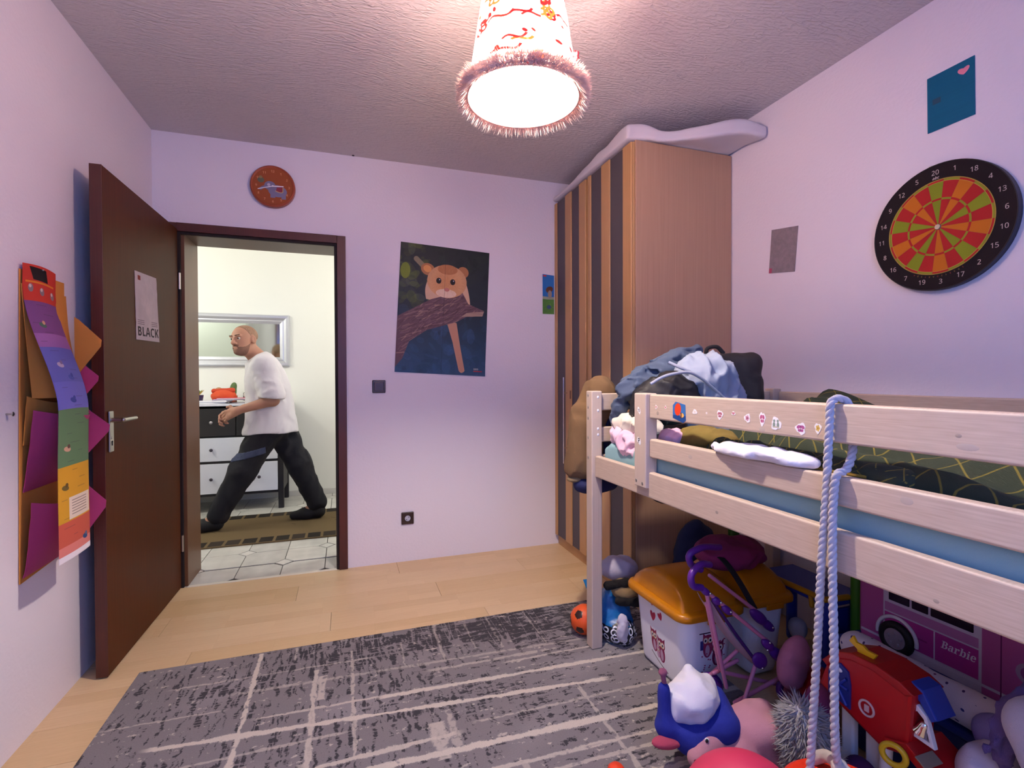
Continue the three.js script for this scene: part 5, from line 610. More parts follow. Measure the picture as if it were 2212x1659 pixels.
  part('barn_leg', capBar([F + 0.03, 0.235, 2.29], [F + 0.035, 0.026, 2.275], 0.014), M.white, t);
  part('ramp', bx([[2.31, 0.242], [2.36, 0.262], [2.46, 0.205], [2.45, 0.19], [2.36, 0.238], [2.315, 0.222]], F - 0.01, 1.42, 0.003), red, t, 'red fold-down ramp'); part('ramp_card', box(-0.03, 0.03, -0.002, 0.002, -0.014, 0.014, 0.001).rotateX(0.55).translate(F + 0.01, 0.2475, 2.398), std('#8d7f6e'), t); part('yellow_ring', new THREE.TorusGeometry(0.024, 0.007, 10, 32).rotateY(-1.2).translate(F - 0.03, 0.232, 2.345), plastic('#d8b222'), t, 'yellow plastic ring');
}
{ // pink plush pig with its hat
  const t = thing('plush_pig', 'pale pink plush pig lying on its side on the rug behind the pink ball', 'plush toy', [1.08, 0.013, 2.06]), m = plush('#dd9fae');
  part('plush_body', sdf(blend([ell([1.135, 0.1, 2.03], [0.085, 0.083, 0.078], [0, 0, 0.3]), ell([0.998, 0.092, 2.004], [0.06, 0.056, 0.056]), cap([0.96, 0.095, 2.03], [0.93, 0.09, 2.045], 0.032, 0.026), cap([1.12, 0.13, 2.07], [1.18, 0.15, 2.105], 0.042, 0.034), cap([1.15, 0.07, 2.08], [1.18, 0.055, 2.12], 0.04, 0.033), cap([1.18, 0.13, 2.0], [1.19, 0.15, 2.02], 0.042, 0.034), cap([1.07, 0.08, 2.06], [1.08, 0.06, 2.1], 0.038, 0.034)], 0.022), [0.86, 0.0, 1.88], [1.3, 0.28, 2.2], 0.006), m, t);
  part('ear', sdf(ell([0.868, 0.115, 1.995], [0.05, 0.015, 0.024], [0, 0, -0.15]), [0.79, 0.07, 1.95], [0.94, 0.16, 2.05], 0.005), plush('#c7506a'), t, 'darker pink ear');
  part('eye', sphere([0.968, 0.127, 2.041], [0.0075, 0.008, 0.006], 12, 8), std('#f2ecec'), t); part('pupil', sphere([0.9645, 0.1305, 2.0455], [0.0048, 0.0055, 0.004], 10, 8), M.black, t);
  part('nostril', merge([sphere([0.912, 0.098, 2.062], 0.004, 8, 6), sphere([0.926, 0.09, 2.068], 0.004, 8, 6)]), plush('#a0485e'), t);
  const h = thing('felt_hat', 'blue felt hat with white cloth stuffed inside, on the plush pig', 'hat', [0.97, 0.15, 2.0]), blue = plush('#1c2a8c', { bumpScale: 0.001 });
  const brim = (x, y, z) => { const d = blend([cap([0.873, 0.265, 1.985], [0.872, 0.16, 2.0], 0.016, 0.024), cap([0.872, 0.16, 2.0], [0.93, 0.13, 2.03], 0.026, 0.032), cap([0.93, 0.13, 2.03], [1.04, 0.155, 2.04], 0.034, 0.045), cap([1.04, 0.155, 2.04], [1.055, 0.21, 1.985], 0.045, 0.024), cap([1.05, 0.19, 2.0], [1.1, 0.115, 2.0], 0.03, 0.024), cap([1.1, 0.13, 2.02], [1.105, 0.085, 2.06], 0.022, 0.018)], 0.03)(x, y, z); return d; };
  part('felt', sdf(folds(brim, 0.003, 14), [0.82, 0.04, 1.9], [1.16, 0.31, 2.12], 0.006), blue, h); part('stuffed_cloth', sdf(folds(blend([ell([0.955, 0.21, 1.99], [0.075, 0.06, 0.06]), cap([1.0, 0.23, 1.98], [0.985, 0.285, 1.955], 0.05, 0.012), cap([1.0, 0.22, 1.98], [1.045, 0.235, 1.965], 0.045, 0.02)], 0.04), 0.009, 10, [1, 1, 1], 8), [0.85, 0.12, 1.88], [1.12, 0.33, 2.09], 0.006), cloth('#e3dfe6'), h, 'crumpled white cloth lining'); part('tassel', merge([sphere([0.872, 0.312, 1.983], [0.013, 0.011, 0.013], 12, 8), capBar([0.873, 0.3, 1.983], [0.876, 0.275, 1.985], 0.007)]), plush('#d1779a'), h, 'pink bobble'); part('white_tab', sdf(ell([1.063, 0.125, 2.075], [0.012, 0.03, 0.006], [0, 0, -0.2]), [1.03, 0.08, 2.05], [1.1, 0.17, 2.1], 0.004), M.white, h);
  h.position.z -= 0.03; h.position.y -= 0.022; h.position.x += 0.012;
}
{ // white furry toy: real tufts
  const t = thing('furry_toy', 'white long haired furry toy between the plush pig and the rope', 'plush toy', [1.27, 0.013, 2.06]), c = [1.2, 0.145, 2.165], f = blend([ell(c, [0.055, 0.125, 0.06], [0, 0, 0.25]), ell([1.175, 0.06, 2.21], [0.05, 0.045, 0.05])], 0.04), core = sdf(f, [1.08, 0.0, 2.04], [1.32, 0.31, 2.31], 0.009); part('plush_core', core, plush('#e4dee0'), t);
  const tuft = new THREE.ConeGeometry(0.0035, 0.035, 4, 1).translate(0, 0.0175, 0), n = 2600, im = new THREE.InstancedMesh(tuft, plush('#f0ebee'), n), o = new THREE.Object3D(), p = core.attributes.position, nr = core.attributes.normal, b = bases.get(t);
  for (let i = 0; i < n; i++) { const k = Math.floor(rnd() * p.count), d = V(nr.getX(k) + rr(-0.6, 0.6), nr.getY(k) + rr(-1.0, 0.2), nr.getZ(k) + rr(-0.6, 0.6)).normalize(); o.position.set(p.getX(k), p.getY(k), p.getZ(k)); if (o.position.y + b.y < 0.03) d.y = Math.abs(d.y); o.quaternion.setFromUnitVectors(V(0, 1, 0), d); o.scale.setScalar(rr(0.6, 1.2)); o.updateMatrix(); im.setMatrixAt(i, o.matrix); } im.name = 'long_fur'; im.userData = { kind: 'stuff' }; t.add(im);
  part('muzzle', sdf(blend([ell([1.135, 0.1, 2.245], [0.032, 0.03, 0.025]), ell([1.12, 0.11, 2.265], [0.014, 0.012, 0.012])], 0.02), [1.07, 0.04, 2.19], [1.2, 0.16, 2.31], 0.005), plush('#d2a9a4'), t, 'pinkish muzzle'); part('mouth', sphere([1.125, 0.091, 2.273], [0.01, 0.008, 0.006], 10, 8), std('#8a3f44'), t);
}
lump('fuchsia_toy', 'magenta and purple soft toy behind the white furry toy', 'plush toy', [1.4, 0.11, 2.04], [0.045, 0.09, 0.05], '#a54a80', { mat: plush('#a54a80'), amp: 0.004, h: 0.007, floor: 0.014 });
lump('purple_toy', 'round dark purple soft toy under the red toy barn', 'plush toy', [1.3, 0.075, 2.235], [0.05, 0.06, 0.045], '#4a1e6e', { mat: plush('#52205f'), amp: 0.003, h: 0.007, floor: 0.014 });
lump('pink_cushion', 'pink square cushion leaning behind the doll stroller', 'cushion', [1.42, 0.2, 1.925], [0.06, 0.09, 0.035], '#b8728c', { amp: 0.006, freq: 12, h: 0.007, e: [0, 0, -0.3] });
lump('magenta_bag', 'magenta fabric bag with black straps on top of the orange lids', 'bag', [1.5, 0.44, 1.54], [0.16, 0.055, 0.12], '#7d1f5c', { amp: 0.014, freq: 8, h: 0.01 });
{ const t = thing('bag_strap', 'black webbing strap hanging over the orange lids', 'strap', [1.41, 0.33, 1.7]); part('webbing', sheet(2, 20, (u, v) => V(mix(1.37, 1.395, u) + 0.02 * v, 0.46 - 0.14 * v ** 1.4 , mix(1.62, 1.775, v)), 0.003), cloth('#1d1a22'), t); }
{ // blue play table
  const t = thing('toy_table', 'blue plastic toy table with yellow edging under the bed', 'toy table', [1.8, 0.001, 1.6]), bl = plastic('#23379a'), ye = plastic('#b98416');
  part('table_top', box(1.69, 1.885, 0.3, 0.33, 1.5, 1.83, 0.008), bl, t); for (const [x, z] of [[1.71, 1.52], [1.71, 1.81], [1.86, 1.52], [1.86, 1.81]]) part('table_leg', capBar([x, 0.3, z], [x, 0.025, z], 0.022), bl, t);
  part('table_panel', box(1.72, 1.86, 0.08, 0.28, 1.8, 1.815, 0.004), bl, t); part('yellow_edge', merge([capBar([1.688, 0.325, 1.52], [1.688, 0.33, 1.82], 0.011), capBar([1.688, 0.32, 1.76], [1.688, 0.285, 1.765], 0.009), capBar([1.688, 0.33, 1.82], [1.78, 0.335, 1.838], 0.011)]), ye, t, 'yellow edging');
  const g = thing('green_pole', 'tall green plastic pole standing under the bed left of the pink bus', 'pole', [1.86, 0.001, 1.79]); part('pole_tube', cyl([1.8, 0.36, 1.862], 0.024, 0.716, 'y', 24), plastic('#3f7d1c'), g); part('pole_foot', cyl([1.8, 0.012, 1.862], 0.032, 0.022, 'y', 24), plastic('#356a18'), g);
  const p2 = thing('green_pole', 'green plastic pole standing behind the magenta bag under the bed', 'pole', [1.8, 0.001, 1.28]); part('pole_tube', cyl([1.8, 0.36, 1.24], 0.026, 0.716, 'y', 24), plastic('#2f5f1a'), p2); part('pole_foot', cyl([1.8, 0.012, 1.24], 0.034, 0.022, 'y', 24), plastic('#2b5517'), p2);
  lump('blue_toy_bag', 'dark blue bag standing behind the orange lids beside the wardrobe', 'bag', [1.66, 0.22, 1.14], [0.12, 0.23, 0.09], '#1b2752', { amp: 0.008, h: 0.012, floor: 0.002 });
  lump('white_plush', 'small white plush behind the second orange lid', 'plush toy', [1.7, 0.16, 1.69], [0.035, 0.04, 0.035], '#c9c4d2', { mat: plush('#c9c4d2'), amp: 0.004, h: 0.007 });
  const r = thing('red_ball', 'red toy ball lying behind the red toy barn', 'ball', [1.5, 0.013, 1.93]); part('ball_skin', sphere([1.51, 0.113, 1.95], 0.065, 32, 22), plastic('#a8141a'), r); part('valve', sphere([1.475, 0.165, 1.968], [0.005, 0.003, 0.005], 8, 6), M.black, r);
  const o = thing('toy_cup', 'small orange red plastic toy cup upside down on the rug at the bottom edge', 'toy cup', [0.733, 0.012, 1.935]); part('cup_shell', new THREE.LatheGeometry([[0, 0.03], [0.016, 0.028], [0.024, 0.02], [0.026, 0], [0, 0]].map((q) => new THREE.Vector2(...q)), 24).translate(0.735, 0.0125, 1.94), plastic('#e0401c'), o);
}
{ // plush unicorn and its white cushion
  const t = thing('plush_unicorn', 'white plush unicorn with a purple mane beside the red barn', 'plush toy', [1.33, 0.1, 2.6]), m = plush('#dcd6ec');
  part('plush_body', sdf(blend([ell([1.31, 0.455, 2.6], [0.058, 0.06, 0.06]), ell([1.27, 0.405, 2.63], [0.04, 0.036, 0.042]), cap([1.34, 0.42, 2.6], [1.385, 0.26, 2.62], 0.045, 0.075), cap([1.36, 0.24, 2.6], [1.28, 0.17, 2.6], 0.045, 0.035), cap([1.42, 0.2, 2.66], [1.36, 0.15, 2.7], 0.045, 0.035)], 0.04), [1.16, 0.1, 2.46], [1.53, 0.56, 2.8], 0.009), m, t);
  part('mane', sdf(folds(blend([cap([1.345, 0.51, 2.57], [1.34, 0.45, 2.54], 0.016, 0.022), cap([1.34, 0.45, 2.54], [1.335, 0.34, 2.525], 0.022, 0.016), cap([1.31, 0.42, 2.53], [1.3, 0.36, 2.52], 0.013, 0.009), cap([1.36, 0.4, 2.52], [1.36, 0.3, 2.515], 0.014, 0.01)], 0.02), 0.007, 34, [1.5, 0.4, 1.5]), [1.25, 0.27, 2.46], [1.43, 0.56, 2.62], 0.0055), plush('#6a5a9c'), t, 'purple mane');
  part('ear', sdf(cap([1.335, 0.51, 2.605], [1.345, 0.548, 2.61], 0.02, 0.012), [1.28, 0.47, 2.55], [1.4, 0.6, 2.67], 0.005), plush('#c98fae'), t, 'pink ear'); part('eye', sphere([1.263, 0.466, 2.625], [0.009, 0.012, 0.01], 12, 8), std('#1f2a66', { roughness: 0.2 }), t);
  lump('white_cushion', 'crumpled white cushion between the toy barn and the plush unicorn', 'cushion', [1.4, 0.24, 2.47], [0.07, 0.07, 0.055], '#d6cfe6', { amp: 0.01, h: 0.008 }); lump('lilac_cushion', 'small lilac cushion leaning on the dotted bolster', 'cushion', [1.47, 0.3, 2.45], [0.04, 0.05, 0.05], '#8a84c8', { amp: 0.004, h: 0.008 });
}

// ---------------------------------------------------------------- the hall
{ // runner rug
  const x0 = -2.4, x1 = 0.9, z0 = -1.49, z1 = -0.672, pt = cv(2048, 512, (g, w, h) => { g.fillStyle = '#6b5a40'; g.fillRect(0, 0, w, h); for (let i = 0; i < 5000; i++) { g.globalAlpha = 0.16; g.fillStyle = i % 2 ? '#7a6848' : '#574830'; g.fillRect(rr(0, w), rr(0, h), 4, 2); } g.globalAlpha = 1; for (const [y, hh] of [[0, 78], [h - 78, 78]]) for (let x = 0; x < w; x += 66) { g.fillStyle = ['#2b2622', '#352e28', '#2a2420'][Math.floor(rr(0, 3))]; g.fillRect(x + 6, y + 6, 54, hh - 6); } g.fillStyle = '#4b3f2c'; for (let i = 0; i < 30; i++) { g.save(); g.translate(rr(0, w), rr(130, 380)); g.rotate(-0.7); g.fillRect(0, 0, 26, 5); g.restore(); } });
  const t = thing('hall_runner', 'brown hallway runner rug with a dark block border on the white tiles', 'rug', [-0.7, 0, -1.08]); const g = new THREE.BoxGeometry(x1 - x0, 0.009, z1 - z0); g.translate((x0 + x1) / 2, 0.0056, (z0 + z1) / 2); const p = g.attributes.position, uv = g.attributes.uv; for (let i = 0; i < p.count; i++) uv.setXY(i, (p.getX(i) - x0) / (x1 - x0), (p.getZ(i) - z0) / (z1 - z0)); part('pile', g, print(pt, { roughness: 1 }), t);
}
{ // dresser
  const X0 = -1.62, X1 = -0.525, ZF = -1.69, ZB = HZ + 0.012, t = thing('hall_dresser', 'dresser with black top drawers, white lower drawers and a white top in the hallway', 'dresser', [-1.07, 0, -1.92]), blk = std('#1c191d', { roughness: 0.5 }), wht = std('#dfe0ea', { roughness: 0.45 });
  part('top_board', box(X0 - 0.02, X1 + 0.03, 0.925, 0.945, ZB, ZF + 0.015, 0.003), wht, t, 'white top');
  for (const [x, z] of [[X1 - 0.045, ZF - 0.045], [X0, ZF - 0.045], [X1 - 0.045, ZB], [X0, ZB]]) part('leg', box(x, x + 0.045, 0.0005, 0.925, z, z + 0.045, 0.003), blk, t);
  part('side_panel', box(X1 - 0.03, X1 - 0.008, 0.15, 0.925, ZB + 0.03, ZF - 0.03, 0.002), blk, t); part('side_panel', box(X0 + 0.008, X0 + 0.03, 0.15, 0.925, ZB + 0.03, ZF - 0.03, 0.002), blk, t); part('back_panel', box(X0 + 0.03, X1 - 0.03, 0.15, 0.92, ZB, ZB + 0.01, 0), blk, t);
  part('rail', box(X0 + 0.045, X1 - 0.045, 0.145, 0.165, ZF - 0.04, ZF - 0.006, 0.002), blk, t); part('rail', box(X0 + 0.045, X1 - 0.045, 0.427, 0.445, ZF - 0.04, ZF - 0.006, 0.002), blk, t); part('rail', box(X0 + 0.045, X1 - 0.045, 0.652, 0.662, ZF - 0.04, ZF - 0.006, 0.002), blk, t);
  part('inner_shelf', box(X0 + 0.03, X1 - 0.03, 0.146, 0.16, ZB + 0.01, ZF - 0.04, 0.001), blk, t);
  const knob = (x, y, m, d) => part('knob', new THREE.LatheGeometry([[0, 0], [0.006, 0], [0.006, 0.012], [0.013, 0.018], [0.014, 0.024], [0.01, 0.029], [0, 0.03]].map((q) => new THREE.Vector2(...q)), 20).rotateX(Math.PI / 2).translate(x, y, ZF + 0.004), m, d);
  const dr = (x0, x1, y0, y1, m, km, kx) => { const d = part('drawer', box(x0, x1, y0, y1, ZF - 0.02, ZF + 0.004, 0.003), m, t); for (const x of kx) knob(x, (y0 + y1) / 2, km, d); };
  const kd = std('#4b4550', { roughness: 0.35, metalness: 0.4 }), ks = std('#b9b4b8', { metalness: 0.8, roughness: 0.3 });
  dr(X0 + 0.048, -1.32, 0.665, 0.905, blk, ks, [-1.45]); dr(-1.315, -0.905, 0.665, 0.905, blk, ks, [-1.087]); dr(-0.9, X1 - 0.048, 0.665, 0.905, blk, ks, [-0.74]);
  dr(X0 + 0.048, X1 - 0.048, 0.448, 0.65, wht, kd, [-1.089, -0.72]); dr(X0 + 0.048, X1 - 0.048, 0.168, 0.425, wht, kd, [-1.091, -0.72]);
  // things standing on it
  const Y = 0.9455, cal = thing('orange_basket', 'orange red felt basket on the white dresser top', 'basket', [-1.04, Y, -1.93]);
  part('basket', sdf(folds(ell([-1.04, 1.0, -1.93], [0.105, 0.062, 0.07]), 0.006, 12), [-1.17, Y, -2.02], [-0.91, 1.08, -1.84], 0.008), cloth('#d5532f'), cal); part('basket_rim', sdf(folds(cap([-1.12, 1.052, -1.93], [-0.97, 1.056, -1.93], 0.02, 0.022), 0.005, 20), [-1.16, 1.01, -1.98], [-0.93, 1.1, -1.88], 0.006), cloth('#c4472a'), cal);
  const cac = thing('cactus', 'small round green cactus showing above the orange basket', 'plant', [-0.985, Y, -2.03]); part('pot', new THREE.LatheGeometry([[0, 0], [0.03, 0], [0.038, 0.06], [0.034, 0.06], [0, 0.05]].map((q) => new THREE.Vector2(...q)), 24).translate(-0.985, Y, -2.03), std('#a05a3a'), cac); part('cactus_body', sdf(blend([ell([-0.985, 1.05, -2.03], [0.03, 0.06, 0.03]), ell([-0.975, 1.1, -2.03], [0.022, 0.03, 0.02])], 0.02), [-1.03, 0.98, -2.07], [-0.93, 1.14, -1.99], 0.006), std('#5d7446', { roughness: 0.8 }), cac);
  const bs = thing('wooden_bauble', 'small pale round wooden ball behind the orange basket', 'ornament', [-1.1, Y, -2.02]); part('bauble', sphere([-1.1, 1.05, -2.02], 0.034, 20, 14), std('#b08e6a'), bs); part('bauble_stand', cyl([-1.1, Y + 0.036, -2.02], 0.012, 0.071, 'y', 16, 0.02), std('#8a6a4a'), bs);
  const stack = [['paper_stack', 'stack of pale blue papers on the dresser top', 'papers', -1.12, 0.24, 0.012, '#c6cfe6', 0.1], ['magazine', 'thin white magazine lying on the pale blue papers', 'magazine', -1.08, 0.22, 0.014, '#dfdbe4', -0.12], ['violet_folder', 'violet folder on top of the magazine', 'folder', -0.97, 0.24, 0.01, '#8a4aa0', 0.06], ['pink_folder', 'pink red folder topmost of the paper pile', 'folder', -0.93, 0.25, 0.009, '#c0365e', -0.05]]; let y = Y;
  for (const [n, l, c, x, w, h, col, a] of stack) { const q = thing(n, l, c, [x, y, -1.8]); const g = box(x - w / 2, x + w / 2, y + 0.0005, y + h, -1.88, -1.72, 0.002); g.translate(-x, 0, 1.8).rotateY(a).translate(x, 0, -1.8); part('cover', g, std(col, { roughness: 0.5 }), q); const pg = box(x - w / 2 + 0.004, x + w / 2 + 0.003, y + 0.002, y + h - 0.002, -1.878, -1.717, 0.001); pg.translate(-x, 0, 1.8).rotateY(a).translate(x, 0, -1.8); part('pages', pg, M.white, q); y += h + 0.0005; }
  const jar = thing('glass_jar', 'small clear glass jar on the dresser behind the man', 'jar', [-0.85, Y, -1.98]); part('glass', new THREE.LatheGeometry([[0, 0.001], [0.04, 0.001], [0.043, 0.006], [0.043, 0.085], [0.04, 0.088], [0.038, 0.084], [0.038, 0.01], [0, 0.008]].map((q) => new THREE.Vector2(...q)), 32).translate(-0.85, Y, -1.98), new THREE.MeshPhysicalMaterial({ color: '#ffffff', roughness: 0.05, transmission: 1, thickness: 0.003, ior: 1.45 }), jar); part('candle', cyl([-0.85, Y + 0.03, -1.98], 0.036, 0.04), std('#e2dccf'), jar);
  const pot = thing('plant_pot', 'dark violet plant pot with a small plant at the left end of the dresser view', 'plant', [-1.215, Y, -1.8]); part('pot', new THREE.LatheGeometry([[0, 0], [0.032, 0], [0.044, 0.075], [0.04, 0.075], [0.036, 0.06], [0, 0.06]].map((q) => new THREE.Vector2(...q)), 28).translate(-1.215, Y, -1.8), plastic('#2e1f44'), pot);
  for (let k = 0; k < 6; k++) part('leaf', sheet(2, 8, (u, v) => V(-1.215 + Math.cos(k * 1.05) * 0.05 * v + (u - 0.5) * 0.014 * Math.sin(3.14 * v), Y + 0.06 + 0.09 * v - 0.03 * v * v, -1.8 + Math.sin(k * 1.05) * 0.05 * v), 0.001), std(k % 2 ? '#6d7d34' : '#b08a3a'), pot);
}
{ // mirror
  const x0 = -1.62, x1 = -0.508, y0 = 1.283, y1 = 1.78, z = HZ + 0.002, w = 0.088, t = thing('hall_mirror', 'wide mirror in a silvery moulded frame hanging above the dresser', 'mirror', [-1.06, y0, HZ]), fm = std('#c9cad2', { metalness: 0.65, roughness: 0.35 });
  const prof = [[0, 0], [0, 0.024], [0.012, 0.036], [0.03, 0.034], [0.052, 0.022], [0.062, 0.024], [w, 0.014], [w, 0]];
  const rail = (ax, ay, bx, by, nx, ny) => { // mitred moulding from a to b; n points to the inside
    const pos = [], idx = [], L = Math.hypot(bx - ax, by - ay), tx = (bx - ax) / L, ty = (by - ay) / L; prof.forEach(([s, h]) => { pos.push(ax + nx * s + tx * s, ay + ny * s + ty * s, z + h, bx + nx * s - tx * s, by + ny * s - ty * s, z + h); }); for (let i = 0; i < prof.length - 1; i++) { const a = i * 2; idx.push(a, a + 1, a + 2, a + 1, a + 3, a + 2); } const g = new THREE.BufferGeometry(); g.setAttribute('position', new THREE.Float32BufferAttribute(pos, 3)); g.setIndex(idx); const q = g.toNonIndexed(); q.computeVertexNormals(); return q; };
  part('frame_rail', rail(x0, y0, x1, y0, 0, 1), fm, t); part('frame_rail', rail(x1, y0, x1, y1, -1, 0), fm, t); part('frame_rail', rail(x1, y1, x0, y1, 0, -1), fm, t); part('frame_rail', rail(x0, y1, x0, y0, 1, 0), fm, t);
  part('backing', box(x0 + 0.004, x1 - 0.004, y0 + 0.004, y1 - 0.004, HZ + 0.0005, z + 0.008, 0), std('#9a9aa0'), t); part('mirror_glass', box(x0 + w - 0.004, x1 - w + 0.004, y0 + w - 0.004, y1 - w + 0.004, z + 0.0085, z + 0.012, 0), std('#c9d2cd', { metalness: 1, roughness: 0.06 }), t);
}
// ---------------------------------------------------------------- the man walking past
{
  const t = thing('person', 'man with shaved head and stubble in white t-shirt and dark trousers walking past the doorway', 'person', [-0.6, 0.01, -1.13]);
  const skin = std('#b4826a', { roughness: 0.6 });
  const HC = [-0.722, 1.455, -1.06], yaw = 0.95; // the head looks between left and the camera
  const fdir = V(-Math.cos(yaw), -0.05, Math.sin(yaw)).normalize(), up = V(-0.12, 0.99, 0.03).normalize(), side = fdir.clone().cross(up).normalize(), upv = side.clone().cross(fdir).normalize();
  const L = (f, u, s) => [HC[0] + fdir.x * f + upv.x * u + side.x * s, HC[1] + fdir.y * f + upv.y * u + side.y * s, HC[2] + fdir.z * f + upv.z * u + side.z * s]; // head axes: forwards, up, to its own right
  const hd = (x, y, z) => { const d = V(x - HC[0], y - HC[1], z - HC[2]); return [d.dot(fdir), d.dot(upv), d.dot(side)]; };
  const loc = (g) => (x, y, z) => g(...hd(x, y, z));
  const skull = loc(blend([ell([-0.012, 0.035, 0], [0.096, 0.078, 0.075]), ell([0.03, -0.02, 0], [0.062, 0.085, 0.062]), ell([0.04, -0.075, 0], [0.04, 0.035, 0.043])], 0.04));
  const face = (x, y, z) => { const [f, u, s] = hd(x, y, z), S = Math.abs(s); let d = skull(x, y, z);
    d = smin(d, cap([0.092, 0.015, 0], [0.113, -0.022, 0], 0.009, 0.012)(f, u, S), 0.014); d = smin(d, ell([0.1, -0.028, 0.012], [0.01, 0.008, 0.009])(f, u, S), 0.01); // nose
    d = smin(d, ell([0.083, 0.03, 0.03], [0.012, 0.007, 0.022])(f, u, S), 0.014); // brow
    d = -smin(-d, ell([0.096, 0.011, 0.032], [0.012, 0.011, 0.015])(f, u, S), 0.01); // eye sockets
    d = smin(d, ell([0.088, -0.054, 0], [0.011, 0.005, 0.022])(f, u, S), 0.006); d = smin(d, ell([0.086, -0.064, 0], [0.012, 0.006, 0.019])(f, u, S), 0.006); // lips
    d = smin(d, ell([0.075, -0.09, 0], [0.022, 0.017, 0.022])(f, u, S), 0.02);
    const ear = ell([-0.008, -0.002, 0.08], [0.02, 0.033, 0.009], [0, 0.35, 0])(f, u, S); d = smin(d, ear, 0.01); return -smin(-d, ell([-0.002, 0, 0.09], [0.01, 0.02, 0.006])(f, u, S), 0.006); };
  const neckLow = [-0.63, 1.315, -1.1], neck = cap(L(-0.03, -0.06, 0), neckLow, 0.056, 0.066);
  const SH = [-0.575, 1.26, -0.945], SHr = [-0.605, 1.26, -1.265], EL = [-0.51, 1.0, -0.925], WR = [-0.755, 0.925, -0.93], ELr = [-0.60, 0.99, -1.30], WRr = [-0.79, 0.91, -1.06];
  const HIP = [-0.545, 0.82, -1.06], HIPr = [-0.525, 0.82, -1.2], KN = [-0.74, 0.46, -1.06], AN = [-0.935, 0.105, -1.09], KNr = [-0.36, 0.47, -1.2], ANr = [-0.215, 0.115, -1.21];
  const torso = blend([cap([-0.535, 0.84, -1.13], [-0.56, 1.05, -1.13], 0.125, 0.13), ell([-0.585, 1.16, -1.11], [0.12, 0.15, 0.17]), cap(SH, SHr, 0.062, 0.062)], 0.08);
  const legs = blend([cap(HIP, KN, 0.085, 0.058), cap(KN, AN, 0.056, 0.038), cap(HIPr, KNr, 0.085, 0.058), cap(KNr, ANr, 0.056, 0.038), cap(AN, [-1.05, 0.045, -1.085], 0.036, 0.028), cap(ANr, [-0.38, 0.045, -1.215], 0.036, 0.028)], 0.05);
  const arms = blend([cap(SH, EL, 0.054, 0.042), cap(EL, WR, 0.043, 0.028), cap(SHr, ELr, 0.054, 0.042), cap(ELr, WRr, 0.043, 0.028)], 0.025);
  const bodyF = blend([torso, legs, arms, neck], 0.05);
  const lowBody = nets(bodyF, [-1.12, 0.005, -1.42], [-0.14, 1.36, -0.82], 0.013);
  const headG = nets((x, y, z) => smin(face(x, y, z), neck(x, y, z), 0.035), [-0.88, 1.29, -1.2], [-0.55, 1.6, -0.92], 0.0042);
  // hands held together in front of the belly: palm, four fingers and a thumb each
  const hand = (W, dir, curlDir, spread, thumbDir) => { const d = V(...dir).normalize(), c = V(...curlDir).normalize(), w = V(...W), s = V(...spread).normalize(), P = (a, b, k) => { const p = w.clone().addScaledVector(d, a).addScaledVector(s, b).addScaledVector(c, k); return [p.x, p.y, p.z]; };
    const parts = [cap(P(0, 0, 0), P(0.05, 0.012, 0), 0.026, 0.02), cap(P(0.02, -0.016, 0), P(0.08, -0.026, 0), 0.017, 0.012), cap(P(0.02, 0.018, 0), P(0.08, 0.028, 0), 0.017, 0.012), cap(P(0.05, -0.02, 0), P(0.08, 0.02, 0), 0.013)]; const fingers = [];
    [[-0.03, 0.036, 0.026, 0.02], [-0.011, 0.042, 0.03, 0.022], [0.009, 0.04, 0.028, 0.022], [0.028, 0.03, 0.022, 0.018]].forEach(([b, l1, l2, l3]) => { const k0 = P(0.08, b, 0), k1 = P(0.08 + l1 * 0.85, b, l1 * 0.5), k2 = P(0.08 + l1 * 0.85 + l2 * 0.25, b, l1 * 0.5 + l2 * 0.95), k3 = P(0.08 + l1 * 0.85 - l3 * 0.4, b, l1 * 0.5 + l2 * 0.95 + l3 * 0.8); fingers.push(blend([cap(k0, k1, 0.0095, 0.0088), cap(k1, k2, 0.0088, 0.008), cap(k2, k3, 0.008, 0.007)], 0.004)); });
    const th = V(...thumbDir).normalize(), t0 = V(...P(0.02, -0.022, 0)), t1 = t0.clone().addScaledVector(th, 0.036), t2 = t1.clone().addScaledVector(th, 0.02).addScaledVector(c, 0.018); fingers.push(blend([cap(t0.toArray(), t1.toArray(), 0.013, 0.0105), cap(t1.toArray(), t2.toArray(), 0.0105, 0.008)], 0.006));
    const palm = blend(parts, 0.014); return (x, y, z) => { let m = 1; for (const f of fingers) m = Math.min(m, f(x, y, z)); return smin(palm(x, y, z), m, 0.007); }; };
  const hl = hand(WR, [-0.8, -0.35, -0.25], [0.15, -0.6, -0.75], [0.3, -0.9, 0.2], [-0.6, 0.5, -0.5]), hr = hand(WRr, [-0.75, -0.3, 0.35], [0.3, -0.7, 0.5], [0.1, -0.95, -0.2], [-0.5, 0.6, 0.4]);
  const hg = (f, W) => nets((x, y, z) => smin(f(x, y, z), arms(x, y, z), 0.02), [W[0] - 0.19, W[1] - 0.16, W[2] - 0.13], [W[0] + 0.05, W[1] + 0.09, W[2] + 0.13], 0.004);
  part('body', merge([lowBody, headG, hg(hl, WR), hg(hr, WRr)]), skin, t);
  const shell = (f, test, off, lo, hi, h) => nets((x, y, z) => { const d = f(x, y, z) - off, [a, u, s] = hd(x, y, z); return Math.max(d, -(f(x, y, z) + 0.004), test(a, u, s)); }, lo, hi, h);
  part('hair', shell(face, (a, u, s) => Math.max(0.005 - u + Math.max(0, a) * 1.9 - 0.0 * s, a - 0.05 + Math.abs(Math.abs(s) - 0.02) * 0.2, Math.abs(s) > 0.078 ? 1 : -1), 0.0022, [-0.88, 1.38, -1.2], [-0.58, 1.6, -0.92], 0.0045), std('#9a7862', { roughness: 0.9 }), t, 'close shaved hair');
